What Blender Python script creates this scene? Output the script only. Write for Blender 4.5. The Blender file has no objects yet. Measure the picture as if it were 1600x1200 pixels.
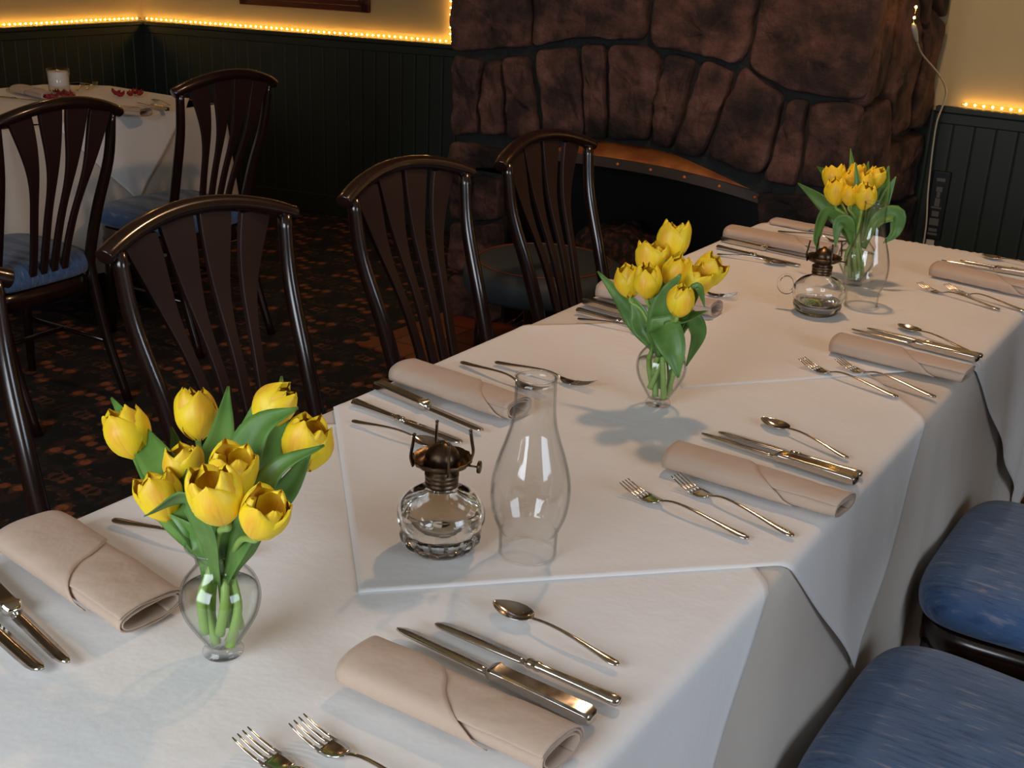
import bpy, bmesh, math, random
from mathutils import Vector, Matrix, noise
random.seed(7)
PI = math.pi
sc = bpy.context.scene
COL = sc.collection

# ------------------------------------------------------------------ camera
FPX = 1825.0
RC = Matrix(((0.8288448, -0.2318580, 0.5091739),
             (0.5579697, 0.2757683, -0.7827015),
             (0.0410616, 0.9328417, 0.3579389)))
CAM = Vector((0, 0, 1.45))
cd = bpy.data.cameras.new('camera'); cam = bpy.data.objects.new('camera', cd); COL.objects.link(cam)
cd.sensor_width = 36; cd.lens = FPX * 36 / 1600; cd.clip_start = .02
m4 = RC.to_4x4(); m4.translation = CAM; cam.matrix_world = m4
sc.camera = cam
cd.dof.use_dof = False

# ------------------------------------------------------------------ world, lights, exposure
sc.view_settings.view_transform = 'Standard'
sc.view_settings.look = 'None'
sc.view_settings.gamma = 1
sc.view_settings.use_curve_mapping = False
sc.view_settings.exposure = 0.12
try:
    sc.cycles.transparent_max_bounces = 32
    sc.cycles.max_bounces = 10
    sc.cycles.sample_clamp_indirect = 6
except Exception:
    pass
w = bpy.data.worlds.new('world'); sc.world = w; w.use_nodes = True
w.node_tree.nodes['Background'].inputs[0].default_value = (.62, .78, 1, 1)
w.node_tree.nodes['Background'].inputs[1].default_value = 1.2

def area(name, loc, target, sx, sy, power, col):
    l = bpy.data.lights.new(name, 'AREA'); l.shape = 'RECTANGLE'; l.size = sx; l.size_y = sy
    l.energy = power; l.color = col
    o = bpy.data.objects.new(name, l); COL.objects.link(o); o.location = loc
    o.rotation_euler = (Vector(target) - Vector(loc)).to_track_quat('-Z', 'Y').to_euler()
    return o
def point(name, loc, power, col, r):
    l = bpy.data.lights.new(name, 'POINT'); l.energy = power; l.color = col; l.shadow_soft_size = r
    o = bpy.data.objects.new(name, l); COL.objects.link(o); o.location = loc
    return o
XR, YN, ZC = 2.3, -1.3, 2.75          # right wall, near wall, ceiling
area('daylight_right_window', (XR - .12, .75, 1.55), (-.8, 1.2, .8), 1.5, 1.2, 26, (.72, .84, 1))
area('daylight_near_window', (-.9, YN + .12, 1.6), (-.9, 1.2, .8), 1.5, 1.2, 38, (.84, .92, 1))
point('ceiling_lamp_light', (-.98, 2.45, 2.33), 33, (1, .60, .32), .05)
point('corner_lamp_light', (-3.9, 2.9, 2.33), 4.0, (1, .50, .18), .05)

# ------------------------------------------------------------------ calibration of the photograph: a pixel's ray met with a plane of the room
def ray(p): return RC @ Vector((p[0] - 800, -(p[1] - 600), -FPX))
def onz(p, z=.75):
    r = ray(p); return CAM + r * ((z - CAM.z) / r.z)
def ony(p, y):
    r = ray(p); return CAM + r * (y / r.y)

# ------------------------------------------------------------------ materials
def mat(name, col, rough=.5, metal=0, **kw):
    m = bpy.data.materials.new(name); m.use_nodes = True
    b = m.node_tree.nodes['Principled BSDF']
    b.inputs['Base Color'].default_value = (*col, 1); b.inputs['Roughness'].default_value = rough
    b.inputs['Metallic'].default_value = metal
    for k, v in kw.items():
        b.inputs[k.replace('_', ' ')].default_value = v
    return m
def N(m, t, **kw):
    n = m.node_tree.nodes.new(t)
    for k, v in kw.items(): setattr(n, k, v)
    return n
def L(m, a, b): m.node_tree.links.new(a, b)
def B(m): return m.node_tree.nodes['Principled BSDF']
def ramp(m, src, stops, interp='LINEAR'):
    r = N(m, 'ShaderNodeValToRGB'); r.color_ramp.interpolation = interp
    e = r.color_ramp.elements
    while len(e) < len(stops): e.new(.5)
    for k, (p, c) in enumerate(stops):
        e[k].position = p; e[k].color = (*c, 1)
    L(m, src, r.inputs[0]); return r.outputs[0]
def coords(m, scale=(1, 1, 1), kind='Object', rot=(0, 0, 0)):
    t = N(m, 'ShaderNodeTexCoord'); mp = N(m, 'ShaderNodeMapping')
    mp.inputs['Scale'].default_value = scale; mp.inputs['Rotation'].default_value = rot
    L(m, t.outputs[kind], mp.inputs[0]); return mp.outputs[0]
def noise_tex(m, vec, scale, detail=3, rough=.5):
    n = N(m, 'ShaderNodeTexNoise'); n.inputs['Scale'].default_value = scale
    n.inputs['Detail'].default_value = detail; n.inputs['Roughness'].default_value = rough
    L(m, vec, n.inputs['Vector']); return n.outputs[0]
def bump(m, h, strength, dist=.01):
    b = N(m, 'ShaderNodeBump'); b.inputs['Strength'].default_value = strength
    b.inputs['Distance'].default_value = dist
    L(m, h, b.inputs['Height']); L(m, b.outputs[0], B(m).inputs['Normal']); return b

M = {}
def cloth_mat(name, c1, c2, weave=900, wr=.24):
    m = mat(name, c1, .85)
    v = coords(m)
    c = ramp(m, noise_tex(m, v, 3, 4), [(.3, c1), (.7, c2)])
    L(m, c, B(m).inputs['Base Color'])
    a = noise_tex(m, v, 5, 5, .6)
    b2 = noise_tex(m, v, weave, 1)
    mx = N(m, 'ShaderNodeMath', operation='MULTIPLY_ADD'); mx.inputs[1].default_value = .012
    L(m, b2, mx.inputs[0]); L(m, a, mx.inputs[2])
    bump(m, mx.outputs[0], wr, .02)
    B(m).inputs['Sheen Weight'].default_value = .15
    return m
M['linen'] = cloth_mat('ivory_linen', (.60, .53, .46), (.66, .59, .51))
M['linen2'] = cloth_mat('white_overlay_linen', (.80, .78, .76), (.84, .82, .80))
M['beige'] = cloth_mat('beige_napkin_cloth', (.50, .365, .275), (.56, .42, .32), 700, .5)
M['wood'] = mat('dark_mahogany', (.030, .010, .006), .22, Coat_Weight=.5, Coat_Roughness=.12)
v = coords(M['wood'], (6, 6, 1)); c = ramp(M['wood'], noise_tex(M['wood'], v, 8, 4), [(.3, (.009, .003, .0025)), (.75, (.022, .008, .005))])
L(M['wood'], c, B(M['wood']).inputs['Base Color'])
M['slat'] = mat('mahogany_slat', (.020, .006, .0045), .5)
def seat_mat(name, a, b2, c3):
    m = mat(name, a, .9)
    v = coords(m, (9, 60, 20)); n1 = noise_tex(m, v, 2.2, 2, .5)
    c = ramp(m, n1, [(.30, b2), (.48, a), (.60, a), (.72, c3)])
    L(m, c, B(m).inputs['Base Color'])
    bump(m, noise_tex(m, coords(m, (30, 300, 60)), 3, 2), .35, .004)
    B(m).inputs['Sheen Weight'].default_value = .3
    return m
M['blue'] = seat_mat('blue_woven_upholstery', (.050, .115, .26), (.018, .055, .16), (.20, .22, .30))
M['steel'] = mat('polished_steel', (.62, .58, .53), .14, 1)
v = coords(M['steel']); r = ramp(M['steel'], noise_tex(M['steel'], v, 60, 3), [(.3, (.10, .10, .10)), (.7, (.2, .2, .2))])
L(M['steel'], r, B(M['steel']).inputs['Roughness'])
M['brass'] = mat('tarnished_brass', (.10, .065, .04), .36, 1)
v = coords(M['brass']); c = ramp(M['brass'], noise_tex(M['brass'], v, 70, 4), [(.3, (.05, .035, .028)), (.7, (.20, .13, .075))])
L(M['brass'], c, B(M['brass']).inputs['Base Color'])
M['leaf'] = mat('tulip_leaf_green', (.045, .17, .035), .42)
v = coords(M['leaf'], (1, 1, 1)); c = ramp(M['leaf'], noise_tex(M['leaf'], v, 25, 3), [(.3, (.065, .16, .028)), (.7, (.14, .28, .055))])
L(M['leaf'], c, B(M['leaf']).inputs['Base Color'])
B(M['leaf']).inputs['Subsurface Weight'].default_value = .0
M['stem'] = mat('tulip_stem_green', (.27, .42, .09), .45)
# petals: yellow with an orange blush along the middle and the veins
m = M['petal'] = mat('yellow_petal', (.9, .62, .02), .5, Subsurface_Weight=.3)
B(m).inputs['Subsurface Radius'].default_value = (.01, .006, .001)
uv = N(m, 'ShaderNodeUVMap'); sp = N(m, 'ShaderNodeSeparateXYZ'); L(m, uv.outputs[0], sp.inputs[0])
mp = N(m, 'ShaderNodeMapping'); mp.inputs['Scale'].default_value = (14, 1.6, 1); L(m, uv.outputs[0], mp.inputs[0])
nn = noise_tex(m, mp.outputs[0], 1.6, 3)
ab = N(m, 'ShaderNodeMath', operation='PINGPONG'); ab.inputs[1].default_value = .5; L(m, sp.outputs[0], ab.inputs[0])
ml = N(m, 'ShaderNodeMath', operation='MULTIPLY'); L(m, ab.outputs[0], ml.inputs[0]); L(m, nn, ml.inputs[1])
cc = ramp(m, ml.outputs[0], [(.08, (.93, .66, .015)), (.2, (.90, .57, .02)), (.32, (.86, .42, .03))])
L(m, cc, B(m).inputs['Base Color'])
# thin glass: clear wall with a Fresnel reflection
def thin_glass(name, tint=(.97, .98, .98), ior=1.5, extra=0.0):
    m = bpy.data.materials.new(name); m.use_nodes = True; nt = m.node_tree; nt.nodes.clear()
    out = nt.nodes.new('ShaderNodeOutputMaterial'); mix = nt.nodes.new('ShaderNodeMixShader')
    tr = nt.nodes.new('ShaderNodeBsdfTransparent'); gl = nt.nodes.new('ShaderNodeBsdfGlossy'); fr = nt.nodes.new('ShaderNodeLayerWeight')
    tr.inputs[0].default_value = (*tint, 1); gl.inputs['Roughness'].default_value = .02
    fr.inputs[0].default_value = .5; f0 = ((ior - 1) / (ior + 1)) ** 2 + extra
    pw_ = nt.nodes.new('ShaderNodeMath'); pw_.operation = 'POWER'; pw_.inputs[1].default_value = 4.6
    ad = nt.nodes.new('ShaderNodeMath'); ad.operation = 'MULTIPLY_ADD'; ad.inputs[1].default_value = (1 - f0) * .8; ad.inputs[2].default_value = f0; ad.use_clamp = True
    er = nt.nodes.new('ShaderNodeValToRGB'); er.color_ramp.elements[0].position = .62; er.color_ramp.elements[0].color = (*tint, 1)
    er.color_ramp.elements[1].position = 1; er.color_ramp.elements[1].color = (tint[0] * .50, tint[1] * .54, tint[2] * .54, 1)
    nt.links.new(fr.outputs['Facing'], er.inputs[0]); nt.links.new(er.outputs[0], tr.inputs[0])
    nt.links.new(fr.outputs['Facing'], pw_.inputs[0]); nt.links.new(pw_.outputs[0], ad.inputs[0]); nt.links.new(ad.outputs[0], mix.inputs[0])
    nt.links.new(tr.outputs[0], mix.inputs[1]); nt.links.new(gl.outputs[0], mix.inputs[2]); nt.links.new(mix.outputs[0], out.inputs[0])
    return m
M['glass'] = thin_glass('clear_thin_glass', (.988, .992, .99), 1.5, .005)
M['water'] = thin_glass('vase_water', (.965, .985, .955), 1.15, 0)
def solid_glass(name, tint, clear):
    m = bpy.data.materials.new(name); m.use_nodes = True; nt = m.node_tree; nt.nodes.clear()
    out = nt.nodes.new('ShaderNodeOutputMaterial'); mix = nt.nodes.new('ShaderNodeMixShader')
    tr = nt.nodes.new('ShaderNodeBsdfTransparent'); gl = nt.nodes.new('ShaderNodeBsdfGlass')
    gl.inputs['IOR'].default_value = 1.46; gl.inputs['Roughness'].default_value = .0; gl.inputs[0].default_value = (*tint, 1)
    mix.inputs[0].default_value = 1 - clear
    nt.links.new(tr.outputs[0], mix.inputs[1]); nt.links.new(gl.outputs[0], mix.inputs[2]); nt.links.new(mix.outputs[0], out.inputs[0])
    return m
M['font_glass'] = solid_glass('lamp_font_glass', (1, 1, 1), .0)
# stone, mortar, walls
m = M['stone'] = mat('red_sandstone', (.09, .04, .03), .85)
v = coords(m); n1 = noise_tex(m, v, 7, 6, .62)
c1 = ramp(m, n1, [(.30, (.012, .007, .006)), (.43, (.040, .019, .014)), (.57, (.115, .048, .034)), (.78, (.235, .12, .09))])
so = N(m, 'ShaderNodeTexCoord'); ss = N(m, 'ShaderNodeSeparateXYZ'); L(m, so.outputs['Object'], ss.inputs[0])
# soot above the arch: a stain of its own, ragged with noise
sz = N(m, 'ShaderNodeMath', operation='MULTIPLY_ADD'); sz.inputs[1].default_value = .22; L(m, noise_tex(m, coords(m), 9, 5, .65), sz.inputs[0]); L(m, ss.outputs[2], sz.inputs[2])
x2 = N(m, 'ShaderNodeMath', operation='POWER'); x2.inputs[1].default_value = 2; L(m, ss.outputs[0], x2.inputs[0])
x3 = N(m, 'ShaderNodeMath', operation='MULTIPLY_ADD'); x3.inputs[1].default_value = .35; L(m, x2.outputs[0], x3.inputs[0]); L(m, sz.outputs[0], x3.inputs[2])
sm = ramp(m, x3.outputs[0], [(.55, (1, 1, 1)), (.74, (1, 1, 1)), (.90, (.10, .10, .10)), (.91, (.10, .10, .10)), (1.0, (1, 1, 1))])
rr_ = [n for n in m.node_tree.nodes if n.type == 'VALTORGB'][-1].color_ramp
for e_, (p_, c_) in zip(rr_.elements, ((.60, 1), (.78, .8), (.86, .08), (.92, .12), (1.0, 1))): e_.position = p_; e_.color = (c_, c_, c_, 1)
mm = N(m, 'ShaderNodeMix', data_type='RGBA', blend_type='MULTIPLY'); mm.inputs[0].default_value = 1; L(m, c1, mm.inputs[6]); L(m, sm, mm.inputs[7])
L(m, mm.outputs[2], B(m).inputs['Base Color'])
bump(m, noise_tex(m, coords(m), 26, 7, .7), .9, .02)
M['mortar'] = mat('dark_mortar', (.015, .015, .013), .9)
bump(M['mortar'], noise_tex(M['mortar'], coords(M['mortar']), 60, 4), .6, .01)
m = M['plaster'] = mat('cream_plaster', (.50, .39, .20), .85)
bump(m, noise_tex(m, coords(m), 35, 4), .25, .004)
M['green'] = mat('dark_green_paint', (.013, .020, .014), .55)
M['ceil'] = mat('ceiling_paint', (.35, .30, .22), .9)
M['black'] = mat('black_metal', (.006, .006, .006), .4)
M['copper'] = mat('copper_sheet', (.75, .19, .04), .45, .2)
v = coords(M['copper']); c = ramp(M['copper'], noise_tex(M['copper'], v, 9, 5), [(.3, (.42, .07, .015)), (.7, (.95, .26, .05))])
L(M['copper'], c, B(M['copper']).inputs['Base Color'])
M['lip'] = mat('dull_steel_lip', (.12, .09, .075), .5, .7)
M['tile'] = mat('terracotta_tile', (.17, .035, .015), .5)
M['frame'] = mat('red_brown_frame', (.09, .016, .010), .35)
M['art'] = mat('picture_print', (.25, .20, .10), .6)
M['cord'] = mat('ivory_cord', (.55, .47, .33), .5)
M['white'] = mat('white_wax', (.75, .70, .66), .5)
M['red'] = mat('dark_red_petal', (.28, .012, .018), .6)
M['grey'] = mat('faint_grey_marking', (.10, .09, .075), .6)
M['piping'] = mat('dull_copper_piping', (.20, .06, .025), .5)
M['slate'] = mat('slate_blue_leather', (.055, .068, .078), .6)
M['coal'] = mat('charred_heap', (.02, .008, .006), .8)
v = coords(M['coal']); c = ramp(M['coal'], noise_tex(M['coal'], v, 45, 3), [(.48, (.004, .003, .003)), (.66, (.10, .025, .012))])
L(M['coal'], c, B(M['coal']).inputs['Base Color'])
def emit(name, col, s):
    m = mat(name, col, .4); B(m).inputs['Emission Color'].default_value = (*col, 1); B(m).inputs['Emission Strength'].default_value = s
    return m
M['bulb'] = emit('warm_bulb', (1, .54, .12), 62)
M['tube'] = thin_glass('clear_rope_tube', (.98, .93, .80), 1.35)
M['lampshade'] = emit('frosted_lamp_glass', (1, .75, .45), 1.5)
# carpet: near-black ground with rows of rust-red motifs
m = M['carpet'] = mat('patterned_carpet', (.01, .008, .006), .95)
v = coords(m, (1, 1, 1))
sp = N(m, 'ShaderNodeSeparateXYZ'); L(m, v, sp.inputs[0])
def pp(src, period):
    n = N(m, 'ShaderNodeMath', operation='PINGPONG'); n.inputs[1].default_value = period; L(m, src, n.inputs[0]); return n.outputs[0]
cb = N(m, 'ShaderNodeCombineXYZ'); L(m, pp(sp.outputs[0], .16), cb.inputs[0]); L(m, pp(sp.outputs[1], .16), cb.inputs[1])
vo = N(m, 'ShaderNodeTexVoronoi', feature='F1'); vo.inputs['Scale'].default_value = 21; L(m, cb.outputs[0], vo.inputs['Vector'])
sc1 = N(m, 'ShaderNodeSeparateColor'); L(m, vo.outputs['Color'], sc1.inputs[0])
blot = ramp(m, vo.outputs['Distance'], [(.30, (1, 1, 1)), (.42, (0, 0, 0))])
pick = ramp(m, sc1.outputs[0], [(.0, (.004, .006, .004)), (.42, (.008, .013, .008)), (.60, (.10, .022, .008)), (.80, (.22, .058, .015))], 'CONSTANT')
mc = N(m, 'ShaderNodeMix', data_type='RGBA', blend_type='MULTIPLY'); mc.inputs[0].default_value = 1
L(m, blot, mc.inputs[6]); L(m, pick, mc.inputs[7])
ad = N(m, 'ShaderNodeMix', data_type='RGBA', blend_type='ADD'); ad.inputs[0].default_value = 1
v2_ = N(m, 'ShaderNodeTexVoronoi', feature='F1'); v2_.inputs['Scale'].default_value = 52; L(m, cb.outputs[0], v2_.inputs['Vector'])
s2_ = N(m, 'ShaderNodeSeparateColor'); L(m, v2_.outputs['Color'], s2_.inputs[0])
p2_ = ramp(m, s2_.outputs[1], [(.0, (.003, .003, .003)), (.45, (.006, .009, .006)), (.66, (.03, .009, .005)), (.88, (.075, .028, .010))], 'CONSTANT')
L(m, mc.outputs[2], ad.inputs[6]); L(m, p2_, ad.inputs[7])
L(m, ad.outputs[2], B(m).inputs['Base Color'])
bump(m, noise_tex(m, v, 300, 2), .5, .004)

# ------------------------------------------------------------------ object helpers
def empty(name, loc=(0, 0, 0), rz=0, label=None, cat=None, group=None, kind=None):
    o = bpy.data.objects.new(name, None); COL.objects.link(o); o.location = loc; o.rotation_euler = (0, 0, rz)
    o.empty_display_size = .05
    return tag(o, label, cat, group, kind)
def tag(o, label=None, cat=None, group=None, kind=None):
    if label: o['label'] = label
    if cat: o['category'] = cat
    if group: o['group'] = group
    if kind: o['kind'] = kind
    return o
class MB:
    def __init__(s): s.v = []; s.f = []; s.uv = {}
    def add(s, vs, fs):
        o = len(s.v); s.v += [tuple(p) for p in vs]; s.f += [tuple(i + o for i in f) for f in fs]
        return o
    def grid(s, rows, closed_u=False, closed_v=False):
        n = len(rows); k = len(rows[0]); vs = [p for r in rows for p in r]; fs = []
        for i in range(n if closed_v else n - 1):
            for j in range(k if closed_u else k - 1):
                fs.append((i * k + j, i * k + (j + 1) % k, ((i + 1) % n) * k + (j + 1) % k, ((i + 1) % n) * k + j))
        return s.add(vs, fs)
    def lathe(s, prof, seg=32, c=(0, 0, 0), mod=None):
        rows = []
        for r, z in prof:
            row = []
            for j in range(seg):
                a = 2 * PI * j / seg; rr = r * (mod(a, z) if mod else 1)
                row.append((c[0] + rr * math.cos(a), c[1] + rr * math.sin(a), c[2] + z))
            rows.append(row)
        return s.grid(rows, closed_u=True)
    def tube(s, path, rad, seg=10, cap=True, flat=None, up=None):
        P = [Vector(p) for p in path]; n = len(P)
        if not hasattr(rad, '__len__'): rad = [rad] * n
        t0 = (P[1] - P[0]).normalized()
        ref = Vector(up) if up else (Vector((0, 0, 1)) if abs(t0.z) < .9 else Vector((1, 0, 0)))
        rows = []
        for i in range(n):
            t = (P[min(i + 1, n - 1)] - P[max(i - 1, 0)]).normalized()
            a = ref - t * ref.dot(t); a.normalize(); b = t.cross(a)
            if not up: ref = a
            fa, fb = flat if flat else (1, 1)
            rows.append([P[i] + (a * math.cos(2 * PI * j / seg) * fa + b * math.sin(2 * PI * j / seg) * fb) * rad[i] for j in range(seg)])
        o = s.grid(rows, closed_u=True)
        if cap:
            s.f.append(tuple(o + j for j in range(seg))[::-1]); s.f.append(tuple(o + (n - 1) * seg + j for j in range(seg)))
        return o
    def box(s, lo, hi):
        x0, y0, z0 = lo; x1, y1, z1 = hi
        s.add([(x0, y0, z0), (x1, y0, z0), (x1, y1, z0), (x0, y1, z0), (x0, y0, z1), (x1, y0, z1), (x1, y1, z1), (x0, y1, z1)],
              [(3, 2, 1, 0), (4, 5, 6, 7), (0, 1, 5, 4), (1, 2, 6, 5), (2, 3, 7, 6), (3, 0, 4, 7)])
    def build(s, name, m, parent=None, smooth=True, bevel=0, sub=0, solid=0, auto=None):
        me = bpy.data.meshes.new(name); me.from_pydata(s.v, [], s.f); me.validate(); me.update()
        bm = bmesh.new(); bm.from_mesh(me); bmesh.ops.recalc_face_normals(bm, faces=bm.faces); bm.to_mesh(me); bm.free()
        me.materials.append(m if not isinstance(m, str) else M[m])
        for p in me.polygons: p.use_smooth = smooth
        o = bpy.data.objects.new(name, me); COL.objects.link(o)
        if parent: o.parent = parent
        if bevel:
            b = o.modifiers.new('bevel', 'BEVEL'); b.width = bevel; b.segments = 3; b.limit_method = 'ANGLE'
        if solid:
            b = o.modifiers.new('solid', 'SOLIDIFY'); b.thickness = solid; b.offset = 0
        if sub:
            b = o.modifiers.new('sub', 'SUBSURF'); b.levels = sub; b.render_levels = sub
        if auto:
            for e in me.edges: pass
            me.set_sharp_from_angle(angle=math.radians(auto))
        return o
def dup(root, loc=None, rz=None, label=None, group=None):
    r = root.copy(); COL.objects.link(r)
    if loc is not None: r.location = loc
    if rz is not None: r.rotation_euler = (0, 0, rz)
    if label: r['label'] = label
    if group: r['group'] = group
    for ch in list(root.children):
        c = ch.copy(); COL.objects.link(c); c.parent = r
        for g in list(ch.children):
            d = g.copy(); COL.objects.link(d); d.parent = c
    return r
def bez(pts, n):
    """Catmull-Rom through the points"""
    P = [Vector(p) for p in pts]; P = [P[0] * 2 - P[1]] + P + [P[-1] * 2 - P[-2]]
    out = []; k = len(P) - 3
    for i in range(n):
        t = i / (n - 1) * k; j = min(int(t), k - 1); u = t - j
        a, b, c, d = P[j:j + 4]
        out.append(.5 * ((2 * b) + (c - a) * u + (2 * a - 5 * b + 4 * c - d) * u * u + (3 * b - a - 3 * c + d) * u ** 3))
    return out
def sstep(a, b, x):
    t = max(0, min(1, (x - a) / (b - a))); return t * t * (3 - 2 * t)

# ================================================================== the room
CL = Vector((-5.373, 4.406, 0)); CM = Vector((-3.3, 4.90, 0)); LW = Vector((-5.0, -1.3, 0))
YB = 4.50; RAIL = .95
mb = MB(); mb.add([(-6, YN - .1, 0), (XR + .1, YN - .1, 0), (XR + .1, 5.3, 0), (-6, 5.3, 0)], [(0, 1, 2, 3)])
tag(mb.build('floor', 'carpet', smooth=False), kind='structure')
mb = MB(); mb.box((-6, YN - .1, ZC), (XR + .1, 5.3, ZC + .08))
tag(mb.build('ceiling', 'ceil', smooth=False), kind='structure')
def wall_strip(a, b, th=.1):
    """a slab standing on the line a-b, its thickness away from the room"""
    d = (b - a).normalized(); n = Vector((-d.y, d.x, 0)); return a, b, d, n
def slab(mb, a, b, z0, z1, off=0, th=.08):
    d = (b - a).normalized(); n = Vector((-d.y, d.x, 0))
    p = [a - n * off, b - n * off, b + n * th, a + n * th]
    mb.add([(q.x, q.y, z0) for q in p] + [(q.x, q.y, z1) for q in p],
           [(3, 2, 1, 0), (4, 5, 6, 7), (0, 1, 5, 4), (1, 2, 6, 5), (2, 3, 7, 6), (3, 0, 4, 7)])
def wainscot(name, a, b, pitch=.075):
    """beadboard: boards with a rounded bead and a groove between them"""
    d = (b - a); ln = d.length; d.normalize(); n = Vector((-d.y, d.x, 0)); mb = MB(); lo = []; hi = []
    k = int(ln / pitch) + 1; prof = [(0, .005), (.003, .008), (.008, .009), (.5 * pitch, .009), (pitch - .008, .009), (pitch - .003, .008)]
    for i in range(k):
        for s, h in prof:
            t = min(i * pitch + s, ln); p = a + d * t - n * (h + .012)
            lo.append((p.x, p.y, .10)); hi.append((p.x, p.y, RAIL - .03))
    mb.grid([lo, hi])
    o = mb.build(name, 'green', smooth=False); return tag(o, kind='structure')
def rail(name, a, b):
    mb = MB(); slab(mb, a, b, RAIL - .035, RAIL - .012, .035, -.001); slab(mb, a, b, RAIL - .075, RAIL - .035, .025, -.001)
    return tag(mb.build(name, 'green', bevel=.005, smooth=False), kind='structure')
def base(name, a, b):
    mb = MB(); slab(mb, a, b, 0, .11, .03, -.001)
    return tag(mb.build(name, 'green', bevel=.004, smooth=False), kind='structure')
mb = MB(); slab(mb, CL, CM, 0, ZC); slab(mb, CM, Vector((-2.4, 4.9, 0)), 0, ZC)
tag(mb.build('wall_back', 'plaster', smooth=False), kind='structure')
mb = MB(); slab(mb, Vector((-1.5, YB, 0)), Vector((XR, YB, 0)), 0, ZC)
tag(mb.build('wall_back_right', 'plaster', smooth=False), kind='structure')
mb = MB(); slab(mb, LW, CL, 0, ZC)
tag(mb.build('wall_left', 'plaster', smooth=False), kind='structure')
wainscot('trim_1', CL, CM); wainscot('trim_2', Vector((-1.2, YB, 0)), Vector((XR, YB, 0)))
wainscot('trim_3', LW, CL)
rail('trim_4', CL, CM); rail('trim_5', Vector((-1.12, YB, 0)), Vector((XR, YB, 0))); rail('trim_6', LW, CL)
base('baseboard_back', CL, CM); base('baseboard_back_right', Vector((-1.12, YB, 0)), Vector((XR, YB, 0))); base('baseboard_left', LW, CL)
# right and near walls with their windows (behind the camera's view)
def windowed(name, wn, a, b, s0, s1, z0, z1):
    d = (b - a).normalized(); ln = (b - a).length; mb = MB()
    slab(mb, a, a + d * s0, 0, ZC); slab(mb, a + d * s1, b, 0, ZC)
    slab(mb, a + d * s0, a + d * s1, 0, z0); slab(mb, a + d * s0, a + d * s1, z1, ZC)
    tag(mb.build(name, 'plaster', smooth=False), kind='structure')
    fr = MB()
    for q0, q1, y0, y1 in ((s0, s1, z0, z0 + .05), (s0, s1, z1 - .05, z1), (s0, s0 + .05, z0, z1), (s1 - .05, s1, z0, z1),
                           ((s0 + s1) / 2 - .02, (s0 + s1) / 2 + .02, z0, z1), (s0, s1, (z0 + z1) / 2 - .015, (z0 + z1) / 2 + .015)):
        slab(fr, a + d * q0, a + d * q1, y0, y1, -.02, .06)
    f = tag(fr.build(wn, 'white', smooth=False), kind='structure')
    g = MB(); slab(g, a + d * s0, a + d * s1, z0, z1, -.035, .04)
    g.build('glass_pane', 'glass', f, smooth=False)
windowed('wall_right', 'window_1', Vector((XR, YB, 0)), Vector((XR, YN, 0)), 2.95, 4.55, .95, 2.2)
windowed('wall_near', 'window_2', Vector((XR, YN, 0)), Vector((-5.0, YN, 0)), 2.4, 4.0, .95, 2.2)

# ------------------------------------------------------------------ stone fireplace
YF = 3.65; XL, XC = -2.71, -1.15
fp = empty('stone_fireplace', (-1.93, YF + .4, 0), 0, 'rough red sandstone fireplace with a low arched opening at the back of the room', 'fireplace')
FO = Vector((-1.93, YF + .4, 0))
def arch_z(x):            # underside of the stone arch
    pts = [(-2.47, .60), (-2.40, .655), (-2.25, .735), (-2.07, .780), (-1.9, .785), (-1.75, .765), (-1.6, .725), (-1.48, .69), (-1.40, .66)]
    if x <= pts[0][0]: return pts[0][1]
    for (a, b), (c, d) in zip(pts, pts[1:]):
        if x <= c: return b + (d - b) * (x - a) / (c - a)
    return pts[-1][1]
core = MB()
core.box((XL + .03 - FO.x, .035 - .4, 0), (-2.475 - FO.x, .4, .62)); core.box((-1.40 - FO.x, .035 - .4, 0), (XC - .03 - FO.x, .4, .62))
core.box((XL + .03 - FO.x, -.4 + .035, .78), (XC - .03 - FO.x, .4, ZC - .01))
core.box((-1.40 - FO.x, -.37, .6), (XC - .03 - FO.x, .4, .79)); core.box((XL + .03 - FO.x, -.365, .6), (-2.475 - FO.x, .4, .79))
core.box((XL + .03 - FO.x, .35, 0), (XC - .03 - FO.x, .84, ZC - .01))
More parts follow.
